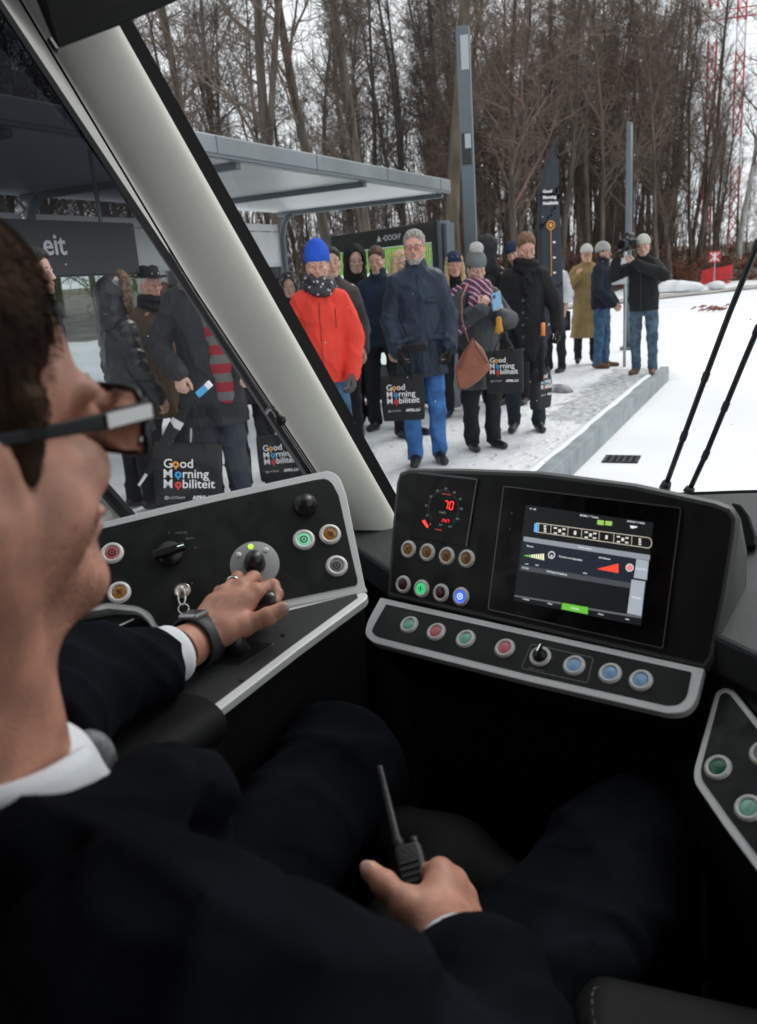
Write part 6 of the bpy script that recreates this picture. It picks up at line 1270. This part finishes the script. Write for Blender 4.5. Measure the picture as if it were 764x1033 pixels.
# hidden core of the body: torso, arms, legs
shR, shL = np.array([-.255, .22, 1.15]), np.array([-.61, .26, 1.15]); elR = P(500, 1150, .50); elL = P(35, 722, .79); hR, hL = np.array([-.32, .22, .77]), np.array([-.50, .22, .77]); kR = P(632, 858, .98); kL = P(340, 775, 1.08)
s = SDF((-.85, -.02, .3), (.1, 1.15, 1.3), .011, .03); s.cone((-.42, .2, .80), (-.42, .24, 1.08), .12, .13).cone(shR, shL, .05).cone((-.42, .25, 1.1), nbase, .08, .055)
s.chain([shR, elR, Rw], [.04, .035, .024]).chain([shL, elL, Lf, Lw], [.04, .035, .028, .02]); s.chain([hR, kR, kR+[.02, .12, -.42]], [.07, .05, .04]).chain([hL, kL, kL+[0, .12, -.42]], [.07, .05, .04])
sobj('body', [headpart, lh, rh, s.mesh()], dskin, drv, None); KD(bpy.data.objects[[o.name for o in drv.children if o.name.startswith('body')][0]])
# hair: close cropped, swept strands
MH = np.eye(4); MH[:3, :3] = AH*SH; MH[:3, 3] = OH
hairm = bpy.data.materials.new('driver_hair'); hairm.use_nodes = True; t = hairm.node_tree; b = t.nodes['Principled BSDF']; b.inputs['Roughness'].default_value = .85; b.inputs['Specular IOR Level'].default_value = .15; tcn = t.nodes.new('ShaderNodeTexCoord')
nv = mnz(60, 4, (1, .16, .6)); rp_ = t.nodes.new('ShaderNodeValToRGB'); rp_.color_ramp.elements[0].color = (.022, .013, .008, 1); rp_.color_ramp.elements[1].color = (.095, .056, .034, 1); rp_.color_ramp.elements[0].position = .35; rp_.color_ramp.elements[1].position = .68
t.links.new(nv, rp_.inputs[0]); t.links.new(rp_.outputs[0], b.inputs['Base Color']); bp = t.nodes.new('ShaderNodeBump'); bp.inputs['Strength'].default_value = .8; bp.inputs['Distance'].default_value = .004; t.links.new(nv, bp.inputs['Height']); t.links.new(bp.outputs[0], b.inputs['Normal'])
s = SDF((-.11, -.14, -.12), (.11, .12, .17), .003, .01); s.ell((0, -.020, .042), (.079, .098, .090)); s.ell((0, .014, .066), (.064, .062, .062), k=.02); s.ell((0, -.055, -.03), (.064, .050, .055), k=.02)
for x in (-1, 1): s.cone((x*.071, .018, .02), (x*.0700, .012, -.020), .011, .006, k=.01)
s.ell((0, .124, .012), (.10, .088, .102), k=.006, op='c'); s.ell((0, .085, -.095), (.13, .085, .085), k=.006, op='c')
for x in (-1, 1): s.ell((x*.088, -.012, -.020), (.018, .021, .033), k=.005, op='c')
s.noise(lambda X, Y, Z: -.0005*np.sin(Y*900+6*np.sin(Z*60))*np.sin(Z*120+X*300)-.0005*np.sin(Y*420+Z*90))
sobj('hair', s, hairm, drv, MH); KD(COL.objects[-1] if 0 else [o for o in drv.children if o.name.startswith('hair')][0])
# strands on the cropped hair and stubble on the jaw, rooted on the modelled surfaces
def strands(nm, V, keep, dirf, l0, l1, wd, n, m, seed):
    rs = np.random.RandomState(seed); L_ = (V-MH[:3, 3])@np.linalg.inv(MH[:3, :3]).T; idx = np.where(keep(L_, rs))[0]; idx = rs.choice(idx, min(n, len(idx)), replace=False); mb = MB()
    for i in idx:
        q = L_[i]; nn = _n(q-np.array([0, -.02, .0 if q[2] > -.03 else -.05])); d = _n(dirf(q)+rs.normal(0, .16, 3)); d = _n(d-nn*nn.dot(d)*.9+nn*.15); l = rs.uniform(l0, l1); e = _n(np.cross(d, nn))*wd
        mb.add([MH[:3, :3]@z+MH[:3, 3] for z in (q-e, q+e, q+d*l*.6+nn*.0006+e*.6, q+d*l)], [(0, 1, 2), (0, 2, 3)])
    o_ = mb.build(nm, m, drv); KD(o_); return o_
hob = [o for o in drv.children if o.name.startswith('hair')][0]; HV = np.array([v.co for v in hob.data.vertices])
strands('hair_strands', HV, lambda q, rs: (q[:, 0] > -.03) & (q[:, 2] < .14), lambda q: np.array([0, -.5+q[2]*9, -1+max(0, q[2]-.03)*9]), .004, .008, .00022, 15000, hairm, 5)
strands('stubble', headpart[0], lambda q, rs: (q[:, 0] > .01) & (q[:, 2] < -.045) & (q[:, 2] > -.14) & (q[:, 1] > .0-q[:, 2]*.1) & (rs.rand(len(q)) < .9), lambda q: np.array([0, .2, -1]), .0009, .0018, .00013, 6000, mat('stubble_brown', (.06, .035, .025), .9), 6)
face_bits(drv, OH, AH, SH, brownhair)
for o_ in list(drv.children):
    if o_.name.split('.')[0] in ('eyes', 'irises', 'eyebrows', 'lips'): KD(o_)
# glasses (worn, so a part of the person)
acet = mat('frame_acetate', (.006, .006, .008), .25, spec=.35); whitep = mat('temple_plate', (.86, .87, .86), .35, .0)
ML = lambda q: MH[:3, :3]@np.array(q, float)+MH[:3, 3]
mb = MB()
for x in (-1, 1):
    pts = []
    for a in np.linspace(0, 2*math.pi, 33): pts.append(ML((x*(.0375+.029*math.copysign(abs(math.cos(a))**.45, math.cos(a))), .103-.006*abs(math.cos(a)), -.006+.0205*math.copysign(abs(math.sin(a))**.5, math.sin(a)))))
    mb.tube(pts, .0024, 8)
mb.tube([ML((-.010, .103, .002)), ML((0, .106, .004)), ML((.010, .103, .002))], .0026, 8); gls = KD(mb.build('glasses', acet, drv, smooth=True))
for x in (-1, 1):
    mb = MB(); c = [ML((x*.066, .099, .004)), ML((x*.0755, .092, .0035)), ML((x*.0775, .06, .004)), ML((x*.0785, .02, .006)), ML((x*.0785, -.008, .008)), ML((x*.077, -.03, -.008)), ML((x*.073, -.045, -.03))]
    up_ = AH[:, 2]; rings = []
    for i, p in enumerate(c):
        hh = (.0060, .0060, .0048, .0038, .0034, .003, .0025)[i]; tdir = _n(c[min(i+1, 6)]-c[max(i-1, 0)]); w_ = _n(np.cross(tdir, up_))*.0019; rings.append([p+up_*hh+w_, p+up_*hh-w_, p-up_*hh-w_, p-up_*hh+w_])
    mb.loft(rings, cap=True); tm_ = mb.build('temple', acet, gls, bevel=.0008)
    mb = MB(); rings = []
    for f_ in (0, .25, .5, .75, 1.0):
        p = ML((x*.0775, .094, .0036))*(1-f_)+ML((x*.0798, .060, .0042))*f_; rings.append([p+up_*.0042, p+AH[:, 0]*x*.0012+up_*.0042, p+AH[:, 0]*x*.0012-up_*.0042, p-up_*.0042])
    mb.loft(rings, cap=True); mb.build('temple_plate', whitep, gls)
    mb = MB(); pts = [ML((x*(.0375+.028*math.copysign(abs(math.cos(a))**.45, math.cos(a))), .1025-.006*abs(math.cos(a)), -.006+.0195*math.copysign(abs(math.sin(a))**.5, math.sin(a)))) for a in np.linspace(0, 2*math.pi, 32, endpoint=False)]; mb.add(pts, [tuple(range(32))])
    mb.build('lens', MATS.setdefault('lens_clear', glassmat('lens_clear', (.20, .18, .175), .06)), gls)
# shirt, tie, jacket, trousers
cc_ = nbase+[.004, .012, .036]; ca = np.linspace(0, 2*math.pi, 41); rings = []
def cring(r, dz, drop, yo=0): # collar ring, dropping at the front (angle 90 deg)
    out_ = []
    for x in ca[:-1]:
        fr_ = max(0, math.sin(x))**3; out_.append(cc_+[r*math.cos(x)*(1-.06*fr_), r*1.05*math.sin(x)+yo*fr_, dz-drop*fr_-.010*math.sin(x)])
    return out_
mb = MB(); mb.loft([cring(.0560, -.030, .02), cring(.0575, .006, .020), cring(.0590, .0125, .022), cring(.0625, .0125, .022), cring(.0655, .004, .024), cring(.0705, -.018, .046, .006), cring(.0725, -.026, .056, .008), cring(.0700, -.028, .056, .007)]); KD(mb.build('shirt_collar', mat('shirt_white', (.72, .75, .80), .8, noise=.03, nscale=30, bump=.1, bscale=300), drv, smooth=True))
s = SDF((-.56, .12, 1.08), (-.26, .46, 1.28), .003, .012); s.cone(cc_+[0, .012, -.04], cc_+[0, .05, -.10], .060, .04); s.cone(cc_+[0, .05, -.03], cc_+[0, .07, -.08], .03, .03)
KD(sobj('shirt', s, MATS['shirt_white'], drv))
s = SDF((-.46, .30, 1.0), (-.28, .52, 1.28), .0035, .008); k0_ = cc_+[.006, .082, -.036]; s.ell(k0_, (.015, .012, .015)); s.chain([k0_, k0_+[0, .02, -.06], k0_+[0, .03, -.15]], [.012, .022, .03], sq=.45); KD(sobj('tie', s, mat('tie_grey', (.16, .17, .18), .5, noise=.6, nscale=90), drv))
suit = mat('suit_black_navy', (.0058, .0068, .0098), .95, noise=.3, nscale=12, bump=.25, bscale=500, spec=.04)
s = SDF((-.86, .0, .60), (.02, 1.0, 1.32), .0055, .03)
s.chain([(-.42, .20, .76), (-.41, .24, .96), (-.42, .27, 1.06)], [.19, .175, .150], sq=.85); s.chain([shR+[0, .02, .0], (-.43, .26, 1.12), shL], [.078, .082, .078]); s.cone(shR, nbase+[.05, .0, -.02], .07, .045)
s.chain([shR, elR], [.082, .070]); Rc = Rw+(Re-Rw)*.60; s.chain([elR, Re, Rc], [.070, .058, .041], k=.015); s.chain([shL, elL], [.080, .070]); Lc = Lw+(Lf-Lw)*.72; s.chain([elL, Lc], [.072, .0425], k=.02)
s.chain([nbase+[.092, -.03, .030], nbase+[.096, .06, .012], nbase+[.070, .13, -.03], nbase+[.03, .17, -.12]], [.020, .022, .022, .022], k=.012)
s.chain([nbase+[.092, -.03, .030], nbase+[.0, -.09, .035], nbase+[-.092, -.03, .030], nbase+[-.09, .08, -.01]], [.020, .022, .020, .022], k=.012)
s.cone((-.36, .36, 1.02), (-.34, .42, .90), .07, .08, k=.04)
s.noise(folds(.011, 12, 41)); s.noise(folds(.004, 31, 42))
s.cone(nbase+[0, .01, .0], nbase+[0, .02, .2], .078, .085, k=.006, op='c'); s.cone(nbase+[.01, .11, .04], nbase+[.02, .20, -.04], .030, .022, k=.01, op='c')
KD(sobj('jacket', s, suit, drv))
for Wc, dr, ln_ in ((Rc, Rw-Re, .014), (Lc, Lw-Lf, .006)):
    dr = _n(dr); mb = MB(); mb.tube([Wc-dr*.01, Wc+dr*ln_, Wc+dr*(ln_+.009), Wc+dr*(ln_+.010)], [.0350, .0365, .0365, .033], 28, cap=False); KD(mb.build('shirt_cuff', MATS['shirt_white'], drv, smooth=True))
s = SDF((-.72, .05, .15), (.05, 1.2, 1.05), .007, .03)
s.chain([hR, kR, kR+[.02, .14, -.5]], [.100, .078, .062]).chain([hL, kL, kL+[0, .14, -.5]], [.100, .078, .062]); s.cone(hR, hL, .11); s.noise(folds(.010, 12, 43)); s.noise(folds(.004, 29, 44)); KD(sobj('trousers', s, suit, drv))
for k_ in (kR+[.02, .14, -.52], kL+[0, .14, -.52]):
    s = SDF(k_+[-.08, -.15, -.12], k_+[.08, .3, .1], .008, .02); s.cone(k_+[0, -.05, -.03], k_+[0, .2, -.05], .045, .035); KD(sobj('shoe', s, shoe, drv))
# watch and ring (worn)
dr = _n(Lw-Lf); Wc = Lw-dr*.002; side_ = _n(np.cross(dr, _n(C0-Wc))); upw = np.cross(side_, dr)
mb = MB(); rings = []
for h_, q_ in ((-.0155, .0325), (-.014, .0345), (.014, .0330), (.0155, .0310)): rings.append([Wc+dr*h_+(side_*math.cos(x)+upw*math.sin(x))*q_ for x in np.linspace(0, 2*math.pi, 30, endpoint=False)])
mb.loft(rings); wt = KD(mb.build('watch', mat('watch_band', (.022, .025, .028), .55), drv, smooth=True)); sd_ = wt.modifiers.new('s', 'SOLIDIFY'); sd_.thickness = .002
sgn = 1 if (R3.T@side_)[0] < 0 else -1; q_ = Wc+_n(side_*sgn*.9+upw*.35)*.034; fn_ = _n(q_-Wc); mb = MB(); mb.box(q_, (.028, .030, .008), M=np.stack([dr, np.cross(fn_, dr), fn_], 1)); mb.build('watch_case', mat('watch_case', (.30, .31, .32), .25, .9), wt, bevel=.003)
pr0 = LM_[2]*.35+LP_[2]*.65; dr = _n(LP_[2]-LM_[2]); u_ = _n(np.cross(dr, (0, 0, 1))); v_ = np.cross(dr, u_)
mb = MB(); mb.loft([[pr0+dr*h_+(u_*math.cos(x)+v_*math.sin(x))*q_ for x in np.linspace(0, 2*math.pi, 24, endpoint=False)] for h_, q_ in ((-.0024, .0100), (-.002, .0110), (.002, .0110), (.0024, .0100))]); KD(mb.build('finger_ring', mat('ring_silver', (.75, .74, .72), .2, 1), drv, smooth=True))
for TH_, up2 in ((LTH, C0-LTH[3]), (RTH, C0-RTH[3])):
    d = _n(TH_[3]-TH_[2]); n_ = _n(up2-d*np.dot(up2, d)); c = TH_[3]+n_*.0066+d*.001; w_ = np.cross(d, n_); s = SDF(c-.014, c+.014, .0010, .001); s.ell(c, (.0066, .0085, .0028), M=np.stack([w_, d, n_], 1)); KD(sobj('nail', s, mat('nail', (.55, .33, .27), .3), drv))
# ---- radio held in the right hand
A1, A0_ = P(383, 773, .868), P(403, 857, .812); ax_ = _n(A0_-A1); rb = thing('walkie_talkie', 'black handheld radio with long antenna held in the right hand on the lap', 'radio', A0_); blk2 = mat('radio_black', (.008, .0085, .009), .5, bump=.15, bscale=400)
mb = MB(); mb.tube([A1, A1+ax_*.004, A0_-ax_*.012, A0_-ax_*.008, A0_+ax_*.004], [.0030, .0036, .0046, .0066, .0072], 12); w2(mb.build('antenna', blk2, rb, smooth=True), rb)
vd = _n(C0-A0_); sx = _n(np.cross(ax_, vd)); vz_ = np.cross(sx, ax_); vz_ = vz_ if vz_.dot(vd) > 0 else -vz_; sgx = 1 if (R3.T@sx)[0] > 0 else -1; sx = sx*sgx; bc = A0_+sx*.006
q = roundpoly([bc+sx*a+vz_*b_ for a, b_ in ((-.012, -.012), (.016, -.012), (.016, .012), (-.012, .012))], .006, 4); mb = MB(); mb.loft([[p+(bc-p)*.12 for p in q], [p+ax_*.004 for p in q], [p+ax_*.112 for p in q]], cap=True); bd = w2(mb.build('radio_body', blk2, rb, smooth=False), rb); smooth_angle(bd, 40)
for i in range(4): mb = MB(); c = bc+ax_*(.016+.006*i)+vz_*.0120-sx*.0; mb.prism([c-sx*.009, c+sx*.010, c+sx*.010+ax_*.002, c-sx*.009+ax_*.002], vz_*.0012); w2(mb.build('grille_bar', mat('grille', (.05, .052, .055), .4), rb), rb)
mb = MB(); mb.tube([bc+sx*.010-ax_*.008, bc+sx*.010+ax_*.002], .0042, 12); w2(mb.build('volume_knob', blk2, rb, smooth=True), rb)
# ---- seat
seat = thing('swivel_chair', 'black leather driver seat with padded stitched armrests under the driver', 'seat', (-.42, .2, .3)); leath = mat('seat_leather', (.0045, .005, .0055), .65, noise=.15, nscale=18, bump=.12, bscale=420, spec=.15)
KS = lambda o: w2(o, seat)
s = SDF((-.78, -.35, .5), (.02, .95, .92), .009, .04); g1, g2 = PZ(412, 828, .76), PZ(505, 880, .76)
for x in (-.66, -.54, -.42, -.30, -.18): s.cone((x, -.15, .655), (x+.05, .60+(-.42-x)*.25, .690), .06, .052)
s.chain([(-.42, .25, .70), P(455, 868, 1.03), ], [.05, .05], k=.05); s.cone(P(405, 850, 1.05), P(525, 915, .97), .045, .045); KS(sobj('seat_cushion', s, leath, seat))
s = SDF((-.78, -.45, .6), (.0, .12, 1.30), .011, .04)
for x in (-.60, -.48, -.36, -.24): s.cone((x, -.02, .75), (x, -.16, 1.18), .07, .06)
s.clip((0, 1, .25), .30); KS(sobj('backrest', s, leath, seat))
mb = MB(); mb.tube([(-.42, .1, .02), (-.42, .1, .62)], .09, 16); KS(mb.build('pedestal', dk, seat))
def armrest(a, b, r, w, lab):
    a, b = np.array(a), np.array(b); d = _n(b-a); sd_ = _n(np.cross(d, (0, 0, 1))); s = SDF(np.minimum(a, b)-w-.05, np.maximum(a, b)+w+.05, .004, .012)
    for k in (-1, -.5, 0, .5, 1): s.cone(a+sd_*w*k, b+sd_*w*k-d*(.012*k*k), r, r)
    o_ = KS(sobj('armrest', s, leath, seat)); o_['label'] = lab
    top_ = np.array([0, 0, 1]); pts = []
    for x in np.linspace(-.4*math.pi, .4*math.pi, 9): pts.append(b+d*(math.cos(x)*.010-.004)+sd_*w*.92*math.sin(x)/math.sin(.4*math.pi)+top_*r*.93)
    pts = [a+sd_*-w*.92+top_*r*.99]+pts+[a+sd_*w*.92+top_*r*.99]; mb = MB()
    P_ = np.array(pts)
    for i in range(len(P_)-1):
        L_ = np.linalg.norm(P_[i+1]-P_[i]); m = max(1, int(L_/.006))
        for j in range(m): mb.tube([P_[i]+(P_[i+1]-P_[i])*(j+.2)/m, P_[i]+(P_[i+1]-P_[i])*(j+.8)/m], .0008, 4)
    mb.build('stitching', mat('thread_grey', (.10, .10, .10), .7), o_)
armrest(P(70, 800, .84), P(192, 722, .985), .024, .036, 'left padded armrest')
armrest(P(790, 1090, .70), P(606, 1030, .70)+[0, 0, -.02], .024, .036, 'right padded armrest')
print('objects', len(bpy.data.objects))
